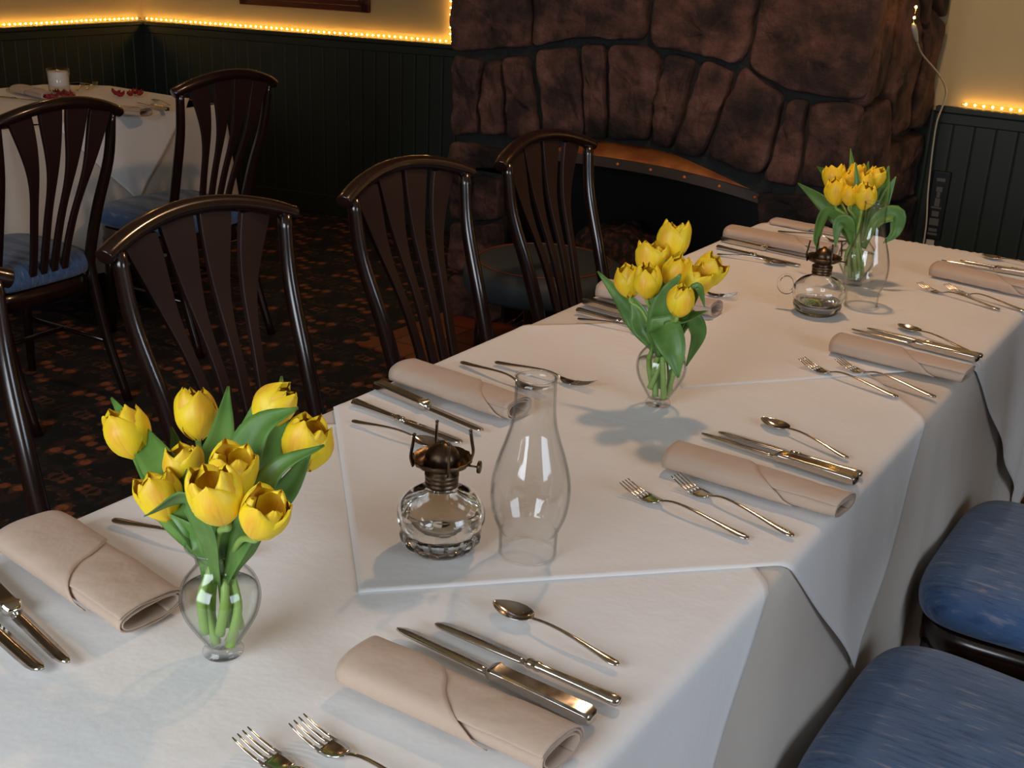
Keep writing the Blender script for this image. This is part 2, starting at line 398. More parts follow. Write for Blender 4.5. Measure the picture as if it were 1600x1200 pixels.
# arch spandrel strip
xs = [-2.475 + (1.075) * i / 24 for i in range(25)]
for x0, x1 in zip(xs, xs[1:]):
    z0, z1 = arch_z(x0), arch_z(x1)
    a = [(x0 - FO.x, -.362, z0), (x1 - FO.x, -.362, z1), (x1 - FO.x, -.1, z1), (x0 - FO.x, -.1, z0)]
    core.add(a + [(p[0], p[1], .80) for p in a], [(3, 2, 1, 0), (4, 5, 6, 7), (0, 1, 5, 4), (2, 3, 7, 6)])
core.build('mortar_core', 'mortar', fp, smooth=False)
def stone(mb, poly, to3, depth, seed):
    """one rough stone over a polygon (list of 2D points): rings rising to a rough face"""
    n = len(poly); P = [Vector((p[0], p[1])) for p in poly]
    c = sum(P, Vector((0, 0))) / n
    bd = []
    per = sum((P[(i + 1) % n] - P[i]).length for i in range(n)); K = 44
    for i in range(n):
        a, b = P[i], P[(i + 1) % n]; k = max(2, round(K * (b - a).length / per))
        for j in range(k): bd.append(a.lerp(b, j / k))
    # round corners
    for _ in range(1): bd = [(bd[i - 1] + bd[i] * 2 + bd[(i + 1) % len(bd)]) / 4 for i in range(len(bd))]
    bd = [p + (c - p) * 0 + Vector((noise.noise((p.x * 14, p.y * 14, seed)), noise.noise((p.x * 14, p.y * 14, seed + 9)))) * .010 for p in bd]
    rows = []
    R = [(1.03, -.03), (1.03, .0), (1.02, .5), (1.0, .85), (.955, .98), (.82, 1.0), (.66, 1.02), (.48, 1.0), (.3, 1.0), (.15, 1.0), (.02, 1.0)]
    for s, h in R:
        row = []
        for p in bd:
            q = c + (p - c) * s
            nz = noise.noise((q.x * 8, q.y * 8, seed)) * .5 + noise.noise((q.x * 24, q.y * 24, seed)) * .45 + noise.noise((q.x * 55, q.y * 55, seed)) * .35
            hh = depth * h * .8 + (nz * .030 if h > .3 else 0)
            row.append(to3(q.x, q.y, hh))
        rows.append(row)
    o = mb.grid(rows, closed_u=True)
    mb.f.append(tuple(o + (len(R) - 1) * len(bd) + j for j in range(len(bd))))
front = lambda x, z, h: (x - FO.x, YF + .035 - h - FO.y, z)
PX = [
 [(703,-26),(822,-22),(826,74),(790,74),(705,82)], [(832,-20),(1008,-16),(1003,64),(930,58),(880,62),(832,74)],
 [(1020,-16),(1180,-10),(1164,84),(1148,99),(1085,84),(1018,72)], [(1192,-8),(1362,0),(1352,156),(1290,152),(1228,142),(1168,100)],
 [(705,88),(748,92),(743,208),(705,212)], [(756,98),(777,95),(787,210),(751,212)], [(784,93),(821,88),(838,212),(795,215)],
 [(834,80),(893,74),(905,120),(909,216),(852,214)], [(905,70),(941,70),(944,216),(917,217)], [(950,71),(1012,74),(1028,87),(1010,220),(952,218)],
 [(1040,86),(1082,92),(1064,170),(1044,232),(1018,224),(1020,180)], [(1095,94),(1143,114),(1112,200),(1092,248),(1052,236),(1068,185)],
 [(1158,106),(1224,150),(1188,276),(1160,268),(1103,243),(1118,205)], [(1230,156),(1257,156),(1242,292),(1194,284)],
 [(1266,160),(1345,166),(1322,296),(1250,292)],
 [(703,222),(786,234),(786,262),(705,264)], [(703,272),(731,275),(729,342),(702,342)], [(738,274),(780,282),(779,345),(737,345)],
 [(702,350),(730,350),(728,425),(700,420)], [(738,352),(779,352),(776,425),(736,425)], [(700,432),(775,436),(773,505),(697,490)],
 [(1182,304),(1318,306),(1312,352),(1184,352)], [(1186,360),(1250,360),(1246,420),(1186,420)], [(1258,360),(1310,360),(1304,425),(1254,425)],
 [(1184,430),(1298,434),(1290,500),(1184,500)],
]
st = MB()
for i, pl in enumerate(PX):
    q = [ony(p, YF) for p in pl]
    stone(st, [(a.x, a.z) for a in q], front, .05, 3.1 * i)
# courses above the picture and the flank facing the table
rnd = random.Random(3)
z = 1.36
while z < ZC - .1:
    h = rnd.uniform(.2, .3); z2 = min(z + h, ZC - .02); x = XL
    while x < XC - .05:
        wd = rnd.uniform(.22, .42); x2 = min(x + wd, XC + .02)
        if XC - x2 < .12: x2 = XC + .02
        stone(st, [(x + .008, z + .008), (x2 - .008, z + .012), (x2 - .01, z2 - .01), (x + .012, z2 - .008)], front, .05, x * 7 + z)
        x = x2
    z = z2
side = lambda y, z, h: (XC - .03 + h - FO.x, y - FO.y, z)
FL = [[(3.66,.0),(4.0,.0),(3.97,.34),(3.66,.36)], [(4.02,.0),(4.48,.0),(4.48,.28),(3.99,.32)],
      [(3.66,.38),(3.93,.36),(3.95,.66),(3.66,.68)], [(3.97,.35),(4.25,.31),(4.22,.60),(3.97,.66)], [(4.27,.31),(4.48,.30),(4.48,.60),(4.25,.60)],
      [(3.66,.70),(3.95,.68),(4.02,.84),(3.95,1.0),(3.66,.98)], [(3.97,.67),(4.22,.62),(4.44,.62),(4.46,.84),(4.04,.83)],
      [(3.66,1.0),(3.84,1.02),(3.86,1.30),(3.80,1.5),(3.66,1.5)], [(3.87,1.02),(4.0,.97),(4.06,.86),(4.22,.88),(4.24,1.15),(4.05,1.35),(3.89,1.30)],
      [(4.26,.87),(4.47,.86),(4.48,1.2),(4.26,1.3),(4.26,1.15)], [(3.85,1.34),(4.04,1.38),(4.05,1.62),(3.83,1.6)], [(4.08,1.36),(4.25,1.2),(4.27,1.32),(4.48,1.23),(4.48,1.6),(4.08,1.62)],
      [(3.66,1.53),(3.81,1.53),(3.82,1.62),(4.1,1.65),(4.1,2.1),(3.66,2.1)], [(4.13,1.65),(4.48,1.63),(4.48,2.2),(4.12,2.1)], [(3.66,2.13),(4.1,2.13),(4.12,2.7),(3.66,2.7)], [(4.14,2.14),(4.48,2.23),(4.48,2.7),(4.14,2.7)]]
for i, pl in enumerate(FL): stone(st, pl, side, .06, 50 + 2.3 * i)
st.build('sandstone_blocks', 'stone', fp, sub=1)
# copper hood with riveted lip
hood = MB(); lipm = MB()
def lipz(x): return .664 + .053 * (1 - ((x + 1.98) / .60) ** 2) if x > -1.98 else .717 - .02 * ((x + 1.98) / .5) ** 2
r0, r1, r2 = [], [], []
for i in range(31):
    x = -2.45 + 1.03 * i / 30; zz = lipz(x)
    r0.append((x - FO.x, -.33, zz)); r1.append((x - FO.x, -.24, zz + .05)); r2.append((x - FO.x, .1, zz + .16))
hood.grid([r0, r1, r2]); hood.build('copper_hood', 'copper', fp, solid=.004)
a, b, c, d = [], [], [], []
for i in range(31):
    x = -2.45 + 1.03 * i / 30; zz = lipz(x)
    a.append((x - FO.x, -.345, zz + .003)); b.append((x - FO.x, -.345, zz - .032)); c.append((x - FO.x, -.338, zz - .032)); d.append((x - FO.x, -.338, zz + .003))
lipm.grid([a, b, c, d], closed_v=True); lp = lipm.build('hood_lip', 'lip', fp, smooth=False)
for k in range(8):
    x = -2.40 + k * .133; rv = MB(); prof = [(.0001, .0)]
    rows = [[(x - FO.x + r * math.cos(t * PI / 4), -.345 - h, lipz(x) - .015 + r * math.sin(t * PI / 4)) for t in range(8)] for r, h in ((.006, 0), (.005, .003), (.002, .0045))]
    o = rv.grid(rows, closed_u=True); rv.f.append(tuple(o + 16 + j for j in range(8))); rv.build('rivet', 'copper', lp)
bk = MB(); bk.box((-2.47 - FO.x, -.02, 0), (-1.41 - FO.x, .0, .9)); bk.box((-2.475 - FO.x, -.33, 0), (-2.465 - FO.x, 0, .66)); bk.box((-1.41 - FO.x, -.33, 0), (-1.40 - FO.x, 0, .66))
bk.build('firebox_lining', 'black', fp, smooth=False)
th = MB(); th.box((-2.72, 3.12, 0), (-.95, YF + .04, .012))
hearth = tag(th.build('hearth_slab', 'tile', bevel=.004, smooth=False), 'terracotta tiled hearth slab on the floor in front of the stone fireplace', 'hearth')
m = M['tile']; br = N(m, 'ShaderNodeTexBrick'); br.offset = 0
L(m, coords(m), br.inputs['Vector']); br.inputs['Scale'].default_value = 3.4
br.inputs['Color1'].default_value = (.20, .042, .018, 1); br.inputs['Color2'].default_value = (.15, .03, .013, 1); br.inputs['Mortar'].default_value = (.05, .02, .012, 1)
br.inputs['Mortar Size'].default_value = .02; br.inputs['Brick Width'].default_value = .5; br.inputs['Row Height'].default_value = .5
L(m, br.outputs[0], B(m).inputs['Base Color'])
# charred heap in the firebox, padded stool before it
hp = MB(); rows = []
for i in range(25):
    row = []
    for j in range(33):
        x = -2.40 + .93 * j / 32; y = 3.66 + .35 * i / 24
        e = min(1, 4 * min(j, 32 - j) / 32) ** .6 * min(1, 3 * min(i + 3, 27 - i) / 24) ** .6
        row.append((x, y, .02 + e * (.42 * math.exp(-((x + 2.05) / .42) ** 2) + noise.noise((x * 18, y * 18, 0)) * .03 + noise.noise((x * 45, y * 45, 2)) * .015)))
    rows.append(row)
hp.grid(rows)
tag(hp.build('ash_heap', 'coal'), 'dark speckled heap of charred fuel inside the fireplace opening', 'ashes', kind='stuff')
stl = empty('round_stool', (-1.98, 3.21, .012), 0, 'round slate blue upholstered stool with thin copper piping, before the fireplace', 'stool')
s_ = MB(); s_.lathe([(.0005, .446), (.12, .445), (.2, .44), (.235, .434), (.262, .42), (.27, .40), (.268, .35), (.25, .335), (.0005, .335)], 48); s_.build('cushion', 'slate', stl)
s_ = MB(); s_.tube([(.222 * math.cos(t * PI / 24), .222 * math.sin(t * PI / 24), .438) for t in range(49)], .0032, 8, cap=False); s_.build('piping', 'piping', stl)
for k in range(4):
    a = PI / 4 + k * PI / 2; s_ = MB(); s_.tube([(.2 * math.cos(a), .2 * math.sin(a), .34), (.23 * math.cos(a), .23 * math.sin(a), 0)], [.02, .013], 10); s_.build('leg', 'wood', stl)

XR0 = -1.055
# ------------------------------------------------------------------ rope lights, cord, sign, picture
def rope(name, label, path_pts, spacing=.031, up=(0, 0, 1)):
    P = [Vector(p) for p in path_pts]
    root = empty(name, P[0], 0, label, 'rope light', 'rope lights along the chair rail')
    t = MB(); t.tube([p - P[0] for p in P], .0065, 10); t.build('clear_tube', 'tube', root)
    ds = [0]
    for a, b in zip(P, P[1:]): ds.append(ds[-1] + (b - a).length)
    n = int(ds[-1] / spacing); proto = None
    for i in range(n):
        s = (i + .5) * spacing
        for k in range(len(P) - 1):
            if s <= ds[k + 1]:
                q = P[k].lerp(P[k + 1], (s - ds[k]) / (ds[k + 1] - ds[k])); break
        if proto is None:
            b = MB(); b.lathe([(.0004, -.0042), (.0028, -.0030), (.0040, 0), (.0028, .0030), (.0004, .0042)], 8)
            proto = o = b.build('bulb', 'bulb', root)
        else:
            o = proto.copy(); COL.objects.link(o); o.parent = root
        o.location = q - P[0]
    return root
def along(a, b, off, z, s0, s1, n=40, wav=.004):
    d = (b - a).normalized(); nrm = Vector((-d.y, d.x, 0)); out = []
    for i in range(n):
        s = s0 + (s1 - s0) * i / (n - 1); p = a + d * s - nrm * off
        out.append((p.x, p.y, z + wav * noise.noise((s * 2.3, z, 1)))) 
    return out
def on_backwall_pre(p):
    d = (CM - CL).normalized(); n_ = Vector((-d.y, d.x, 0)); r = ray(p); return CAM + r * ((CL - CAM).dot(n_) / r.dot(n_))
LEN1 = (CM - CL).length; LENL = (CL - LW).length
rope('rope_light', 'glowing warm rope light along the rail of the back wall, beneath the picture', along(CL, CM, .02, RAIL + .001, .03, LEN1 - .03))
rope('rope_light', 'glowing warm rope light along the left wall rail, left of the room corner', along(LW, CL, .02, RAIL + .001, LENL - 1.9, LENL - .03))
rope('rope_light', 'glowing warm rope light along the rail right of the fireplace', along(Vector((-1.035, YB, 0)), Vector((XR, YB, 0)), .02, RAIL + .001, 0, 1.6))
pv = on_backwall_pre((707, 60)); r_ = ray((1427, 38)); UR = CAM + r_ * (XR0 / r_.x); rope('rope_light', 'upright rope light climbing the back wall at the left edge of the fireplace', [(pv.x, pv.y - .02, RAIL + .02 + .12 * i) for i in range(9)])
rope('rope_light', 'short upright rope light hanging down the right flank of the stone fireplace', [(UR.x, UR.y, UR.z + .004 + .12 * i) for i in range(9)])
def onx(p, x):
    r = ray(p); return CAM + r * (x / r.x)
cp = [onx(p, XR0) for p in ((1427, 38), (1430, 52), (1433, 66))]
cp2 = [cp[-1] if p == (1433, 66) else ony(p, y) for p, y in (((1433, 66), 3.93), ((1441, 85), 4.02), ((1466, 115), 4.25), ((1478, 140), 4.40), ((1474, 162), 4.43), ((1464, 190), 4.43), ((1457, 235), 4.43), ((1450, 300), 4.43), ((1443, 380), 4.43))]
cp2.append(Vector((cp2[-1].x - .02, 4.43, .02)))
cr = empty('power_cord', cp[0], 0, 'thin ivory cord curving down from the rope light beside the stone fireplace', 'cord')
t = MB(); t.tube([p - cp[0] for p in bez(cp2, 60)], .0032, 8); t.build('cord', 'cord', cr)
t = MB(); t.tube([p - cp[0] for p in bez(cp, 8)], [.005, .008, .009, .009, .008, .007, .006, .004], 10); t.build('connector', 'cord', cr)
# narrow black board with faint pale markings on the wainscot
c0 = ony((1478, 268), 4.47); c1 = ony((1452, 372), 4.47); wdt = .062; hz = c0.z; lz = c1.z
sg = empty('narrow_wall_board', ((c0.x + c1.x) / 2 + .0, 4.47, lz), 0, 'narrow upright black board with faint pale markings, right of the hanging cord', 'sign')
t = MB(); t.box((-wdt / 2, -.012, 0), (wdt / 2, .008, hz - lz)); t.build('board', 'black', sg, bevel=.003, smooth=False)
for k, (zf, wf, hf) in enumerate(((.88, .5, .012), (.74, .35, .018), (.66, .2, .02), (.55, .3, .03), (.47, .6, .006), (.38, .4, .02), (.26, .55, .026), (.14, .5, .012), (.08, .6, .008))):
    t = MB(); t.box((-wf * wdt / 2, -.0135, zf * (hz - lz) - hf / 2), (wf * wdt / 2, -.0115, zf * (hz - lz) + hf / 2)); t.build('marking', 'grey', sg, smooth=False)
t = MB(); t.box((-.018, -.006, -.07), (.012, 0, -.004)); t.build('paper_tag', 'cord', sg, smooth=False)
# picture on the back wall
d1 = (CM - CL).normalized(); ang = math.atan2(d1.y, d1.x); nn_ = Vector((-d1.y, d1.x, 0))
def on_backwall(p):
    r = ray(p); k = (CL - CAM).dot(nn_) / r.dot(nn_); return CAM + r * k
pa, pb = on_backwall((380, 9)), on_backwall((580, 17)); pw = (pb - pa).length
pc = empty('framed_picture', (pa.x - nn_.x * .005, pa.y - nn_.y * .005, (pa.z + pb.z) / 2), ang, 'red-brown framed picture on the cream back wall, only its lower edge in view', 'picture')
t = MB()
for i, (u0, v0, u1, v1, dp) in enumerate(((0, 0, pw, .045, .03), (0, .555, pw, .6, .03), (0, 0, .045, .6, .03), (pw - .045, 0, pw, .6, .03), (.03, .03, pw - .03, .055, .038), (.03, .545, pw - .03, .57, .038), (.03, .03, .055, .57, .038), (pw - .055, .03, pw - .03, .57, .038))):
    t.box((u0, -dp, v0), (u1, -.001, v1))
t.build('frame', 'frame', pc, smooth=False, bevel=.003)
t = MB(); t.box((.05, -.012, .05), (pw - .05, -.006, .55)); t.build('print', 'art', pc, smooth=False)
# ceiling lamps (above the picture's upper edge)
def pendant(x, y, label):
    o = empty('pendant_lamp', (x, y, 2.45), 0, label, 'lamp', 'hanging ceiling lamps')
    t = MB(); t.tube([(0, 0, 0), (0, 0, ZC - 2.45)], .004, 8); t.build('stem', 'brass', o)
    t = MB(); t.lathe([(.02, .03), (.035, .02), (.11, -.02), (.16, -.06), (.155, -.062), (.105, -.026), (.03, .012), (.018, .02)], 32); t.build('lamp_shade', 'brass', o)
    t = MB(); t.lathe([(.012, .0), (.018, -.02), (.012, -.035), (.001, -.04)], 16); t.build('bulb', 'lampshade', o)
pendant(-.98, 2.45, 'brass pendant lamp hanging above the long table')
pendant(-3.9, 2.9, 'brass pendant lamp hanging above the corner table')

# ================================================================== chairs
def make_chair(label, group):
    """seat faces +X, origin on the floor below the middle of the top rail"""
    r = empty('dining_chair', (0, 0, 0), 0, label, 'chair', group)
    def railz(y): return .912 + .050 * (1 - (y / .238) ** 2)
    def railx(y): return -.035 * (1 - (y / .238) ** 2)
    t = MB(); t.tube([(railx(y), y, railz(y)) for y in [-.238 + .476 * i / 32 for i in range(33)]], [.0175 if 1 < i < 31 else .0165 for i in range(33)], 14, flat=(1, 1.12), up=(0, 0, 1))
    t.build('top_rail', 'wood', r, bevel=.003)
    for s in (-1, 1):
        p = bez([(.0, s * .207, railz(.207) - .008), (.018, s * .2, .78), (.07, s * .185, .62), (.112, s * .178, .47), (.112, s * .178, .40), (.07, s * .18, .2), (.0, s * .183, 0)], 30)
        t = MB(); t.tube(p, [.0145 + .003 * math.sin(PI * i / 29) for i in range(30)], 12, flat=(1.1, .95)); t.build('rear_leg', 'wood', r)
    for k in range(4):
        u = (-1.5 + k)
        t = MB(); rows = []
        for i in range(25):
            f = i / 24; z = .915 + (.45 - .915) * f
            top = (1 - sstep(0, .75, f))
            yc = u * (.040 + .058 * (1 - f) ** 1.7); hw = .0115 + .030 * (1 - sstep(-.05, .62, f)) ** 1.4
            zt = railz(yc) - .01; z = zt + (.45 - zt) * f
            bend = bez([(0, 0, .93), (.016, 0, .78), (.062, 0, .62), (.10, 0, .45)], 25)[i].x + railx(yc) * (1 - f)
            th = .0065
            rows.append([(bend - th, yc - hw, z), (bend + th, yc - hw, z), (bend + th, yc + hw, z), (bend - th, yc + hw, z)])
        t.grid(rows, closed_u=True); o = t.build('back_slat', 'slat', r, smooth=False, bevel=.002)
    # seat
    def seat_ring(sx, z, grow=0):
        out = []
        for i in range(48):
            a = 2 * PI * i / 48; ca, sa = math.cos(a), math.sin(a)
            e = .42; x = abs(ca) ** e * (1 if ca > 0 else -1); y = abs(sa) ** e * (1 if sa > 0 else -1)
            w_ = .225 + .018 * x
            out.append((.300 + x * (.200 * sx + grow), y * (w_ * sx + grow), z))
        return out
    t = MB(); rows = [seat_ring(.94, .405), seat_ring(1.0, .415), seat_ring(1.03, .435), seat_ring(1.02, .458), seat_ring(.97, .474), seat_ring(.86, .484), seat_ring(.66, .490), seat_ring(.4, .493), seat_ring(.1, .494)]
    o = t.grid(rows, closed_u=True); t.f.append(tuple(o + 8 * 48 + j for j in range(48))); t.f.append(tuple(o + j for j in range(48)))
    t.build('seat', 'blue', r, sub=1)
    t = MB(); rows = [seat_ring(.92, .35), seat_ring(.96, .352), seat_ring(.96, .404), seat_ring(.9, .406)]
    o = t.grid(rows, closed_u=True); t.f.append(tuple(o + j for j in range(48))); t.f.append(tuple(o + 3 * 48 + j for j in range(48)))
    t.build('seat_frame', 'wood', r)
    for s in (-1, 1):
        t = MB(); t.tube([(.455, s * .19, .36), (.46, s * .19, .2), (.465, s * .19, 0)], [.019, .016, .013], 12); t.build('front_leg', 'wood', r)
        t = MB(); t.tube([(.065, s * .18, .19), (.46, s * .19, .19)], .0085, 8); t.build('stretcher', 'wood', r)
    t = MB(); t.tube([(.28, -.184, .19), (.28, .184, .19)], .0085, 8); t.build('stretcher', 'wood', r)
    return r
G1 = 'dark chairs along the long table'
ch = make_chair('dark wooden slat-back chair behind the nearest tulips, on the left of the long table', G1)
ch.location = (-1.70, 1.514, 0); ch.scale = (1, 1.01, .976)
dup(ch, (-1.70, .85, 0), 0, 'dark wooden slat-back chair nearest the camera, mostly cut off at the left picture edge', G1)
dup(ch, (-1.70, 2.146, 0), 0, 'dark wooden slat-back chair left of the long table, before the hearth tiles', G1)
dup(ch, (-1.70, 2.752, 0), 0, 'dark wooden slat-back chair at the far left of the long table, before the fireplace opening', G1)
c_ = dup(ch, (-3.06, 2.84, 0), PI, 'dark wooden slat-back chair at the corner table, the right one of two', 'dark chairs at the corner table')
c_.scale = (1, .96, 1.016); c_ = dup(ch, (-2.92, 2.07, 0), PI + .07, 'dark wooden slat-back chair at the corner table, left one, in front of the red petals', 'dark chairs at the corner table')
c_.scale = (1, .96, 1.0); dup(ch, (.145, 1.42, 0), PI, 'chair with a blue woven seat at the bottom right corner of the picture', 'blue-seated chairs on the right')
dup(ch, (.135, 2.04, 0), PI, 'chair with a blue woven seat at the right edge, behind the nearest blue seat', 'blue-seated chairs on the right')

# ================================================================== long table with its cloths
TX0, TX1, TY0, TY1, TZ = -1.155, -.394, .12, 3.04, .75
tb = empty('dining_table', (-.775, 1.58, 0), 0, 'long dining table hidden under white cloths, running towards the fireplace', 'table')
t = MB(); t.box((TX0 + .775 + .004, TY0 - 1.58 + .004, .72), (TX1 + .775 - .004, TY1 - 1.58 - .004, .744)); t.build('table_top', 'wood', tb, smooth=False)
for y in (-1.3, -.1, .1, 1.3):
    t = MB(); t.tube([(0, y, .72), (0, y, .05)], .04, 14); t.tube([(0, y, .06), (0, y, .0)], [.05, .2], 16); t.build('leg', 'black', tb)
def rect_cloth(name, x0, x1, y0, y1, zt, drop, label, m, amp=.02, seed=0, flare=.05, left_drop=None):
    mb = MB(); r = .02; peri = []
    def side(a, b, n):
        for i in range(n): peri.append((a[0] + (b[0] - a[0]) * i / n, a[1] + (b[1] - a[1]) * i / n))
    nx, ny = int((x1 - x0) / .02), int((y1 - y0) / .02)
    side((x0, y0), (x1, y0), nx); side((x1, y0), (x1, y1), ny); side((x1, y1), (x0, y1), nx); side((x0, y1), (x0, y0), ny)
    P = []; s = 0
    for k, (x, y) in enumerate(peri):
        n = Vector((0, 0, 0))
        cx, cy = (x0 + x1) / 2, (y0 + y1) / 2
        if abs(x - x0) < 1e-6: n.x -= 1
        if abs(x - x1) < 1e-6: n.x += 1
        if abs(y - y0) < 1e-6: n.y -= 1
        if abs(y - y1) < 1e-6: n.y += 1
        n.normalize(); P.append((Vector((x, y, 0)), n, k * .02))
    rows = []
    for d, off in ((-.2, 0), (-.05, 0), (-.018, 0)):
        rows.append([(p.x + n.x * d, p.y + n.y * d, zt) for p, n, s in P])
    rows.append([(p.x - n.x * .006, p.y - n.y * .006, zt - .0015) for p, n, s in P])
    rows.append([(p.x + n.x * .001, p.y + n.y * .001, zt - .007) for p, n, s in P])
    for k in range(1, 15):
        f = k / 14; row = []
        for p, n, s in P:
            fold = amp * sstep(.05, 1, f) * (noise.noise((p.x * 5 + seed, p.y * 5, 0)) + .5 * math.sin(s * 21 + 3 * noise.noise((p.x * 2, p.y * 2, 5 + seed))))
            o = .003 + flare * .3 * f + max(-.002, fold + amp * .6 * f)
            dr = drop if (left_drop is None or p.x > x0 + .03) else left_drop + (drop - left_drop) * sstep(0, .03, p.x - x0)
            row.append((p.x + n.x * o, p.y + n.y * o, zt - .008 - f * dr))
        rows.append(row)
    mb.grid(rows, closed_u=True)
    # top
    xs = x0 + .2; 
    o = mb.add([(x0 + .2, y0 + .2, zt), (x1 - .2, y0 + .2, zt), (x1 - .2, y1 - .2, zt), (x0 + .2, y1 - .2, zt)], [(0, 1, 2, 3)])
    mb2 = mb
    ob = mb.build(name, m, smooth=True)
    bm = bmesh.new(); bm.from_mesh(ob.data); bmesh.ops.remove_doubles(bm, verts=bm.verts, dist=.0005)
    bmesh.ops.recalc_face_normals(bm, faces=bm.faces); bm.to_mesh(ob.data); bm.free()
    return tag(ob, label, 'tablecloth')
rect_cloth('tablecloth', TX0, TX1, TY0, TY1, TZ, .56, 'long white tablecloth falling to the seats, lowest layer on the long table', 'linen', .018, 1.3, left_drop=.24)
def wrap(a, b, x0, x1, zt, lift, hang_off, y1=None, y0=None):
    """lay the flat cloth point (a, b) over the table, bending down past either long edge"""
    r = .012 + lift
    wav = .0012 * noise.noise((a * 6, b * 6, lift * 900))
    sgn, d = 0, 0
    if a > x1 - .01: sgn, d, ex = 1, a - (x1 - .01), x1 - .01
    elif a < x0 + .01: sgn, d, ex = -1, (x0 + .01) - a, x0 + .01
    z = zt + lift + max(wav, -lift * .5); y = b; x = a
    if sgn:
        q = r * PI / 2
        if d < q:
            th = d / r; x = ex + sgn * r * math.sin(th); z = zt + lift - r * (1 - math.cos(th))
        else:
            dd = d - q; f = min(1, dd / .3)
            x = ex + sgn * (r + hang_off * f * (1 if sgn > 0 else .35) + .006 * math.sin(b * 26 + 2) * f); z = zt + lift - r - dd
    if y1 is not None and y > y1:
        d = y - y1; y = y1 + min(d, .012); z -= max(0, d - .008)
    if y0 is not None and y < y0:
        d = y0 - y; y = y0 - min(d, .012); z -= max(0, d - .008)
    return (x, y, z)
def overlay(name, corners, lift, label, m='linen2', box=(TX0, TX1), zt=TZ, hang=.03, n=96, y1=None, y0=None, hemh=.0007, group='square overlay cloths on the long table'):
    C = [Vector(c) for c in corners]; rows = []
    for i in range(n + 1):
        u = i / n; row = []
        for j in range(n + 1):
            v = j / n
            p = (C[0] * (1 - u) + C[1] * u) * (1 - v) + (C[3] * (1 - u) + C[2] * u) * v
            e = min(min(u, 1 - u) * (C[1] - C[0]).length, min(v, 1 - v) * (C[3] - C[0]).length)
            hem = hemh if e < .010 else 0
            row.append(wrap(p.x, p.y, box[0], box[1], zt, lift + hem, hang, y1, y0))
        rows.append(row)
    mb = MB(); mb.grid(rows); o = mb.build(name, m, solid=.0007)
    return tag(o, label, 'tablecloth', group)
overlay('overlay_cloth', [(-.775, .225), (-.10, .89), (-.775, 1.55), (-1.43, .89)], .0012, 'white square overlay cloth nearest the camera, under the nearest tulips')
overlay('overlay_cloth', [(-.758, .868), (-.095, 1.53), (-.76, 2.20), (-1.42, 1.53)], .0027, 'white square overlay cloth laid cornerwise, under the near oil lamp')
overlay('overlay_cloth', [(-.76, 1.69), (.17, 2.82), (-.76, 3.5), (-1.45, 2.55)], .0040, 'white square overlay cloth at the far end, under the far oil lamp', y1=TY1, hemh=.0002)
ZT = .7555   # where tableware stands, on the cloths

# ================================================================== cutlery
def strip(mb, sec):
    """sec: list of (x, halfwidth, z, thickness) -> closed solid with softened edges"""
    rows = []
    for x, h, z, t in sec:
        rows.append([(x, -h, z), (x, -h * .55, z + t * .5), (x, 0, z + t * .62), (x, h * .55, z + t * .5), (x, h, z), (x, h * .55, z - t * .5), (x, 0, z - t * .55), (x, -h * .55, z - t * .5)])
    o = mb.grid(rows, closed_u=True); n = len(sec)
    mb.f.append(tuple(o + j for j in range(8))); mb.f.append(tuple(o + (n - 1) * 8 + j for j in range(8)))
def make_fork():
    r = empty('fork', (0, 0, 0), 0, 'x', 'fork', 'forks')       # origin at the handle end, head towards +X
    t = MB(); strip(t, [(0, .003, .0035, .003), (.004, .0075, .0035, .0045), (.012, .0085, .0038, .004), (.035, .0062, .006, .0032), (.07, .0040, .010, .0028), (.10, .0030, .0125, .0026), (.118, .0027, .0115, .0026), (.130, .0034, .008, .0026), (.136, .0055, .0055, .0024)])
    t.build('handle', 'steel', r, sub=1)
    t = MB(); strip(t, [(.134, .005, .0062, .0024), (.140, .0095, .0040, .002), (.148, .0125, .0028, .0018), (.156, .0128, .0030, .0018), (.160, .0126, .0034, .0018)])
    for k in range(4):
        y = (-1.5 + k) * .0066; q = MB()
        sec = [(.158, .0022, .0032, .0017), (.170, .0019, .0045, .0016), (.182, .0017, .0075, .0015), (.192, .0014, .0112, .0013), (.198, .0007, .0138, .0009)]
        o0 = len(t.v); strip(t, sec)
        for i in range(o0, len(t.v)):
            a, b, c = t.v[i]; t.v[i] = (a, b + y * (1 - .08 * (a - .158) / .05), c)
    t.build('tines', 'steel', r)
    return r
def make_spoon():
    r = empty('teaspoon', (0, 0, 0), 0, 'x', 'spoon', 'teaspoons')
    t = MB(); strip(t, [(0, .003, .0035, .003), (.004, .0068, .0035, .004), (.012, .0072, .0038, .0035), (.03, .005, .006, .003), (.06, .0033, .010, .0026), (.09, .0026, .0115, .0025), (.108, .0026, .0095, .0025), (.118, .0032, .0078, .0024)])
    t.build('handle', 'steel', r, sub=1)
    t = MB(); rows = []
    for i in range(15):
        f = i / 14; x = .115 + .055 * f
        h = .0165 * max(0.02, math.sin(PI * f ** .82)) ** .55 if 0 < i < 14 else .002
        row = []
        for j in range(11):
            u = -1 + j / 5; dp = .0075 * math.sin(PI * min(1, max(0, f))) ** .8 * (1 - u * u)
            row.append((x, u * h, .0082 - dp - .001 * f))
        rows.append(row)
    t.grid(rows); t.build('bowl', 'steel', r, solid=.0012, sub=1)
    return r
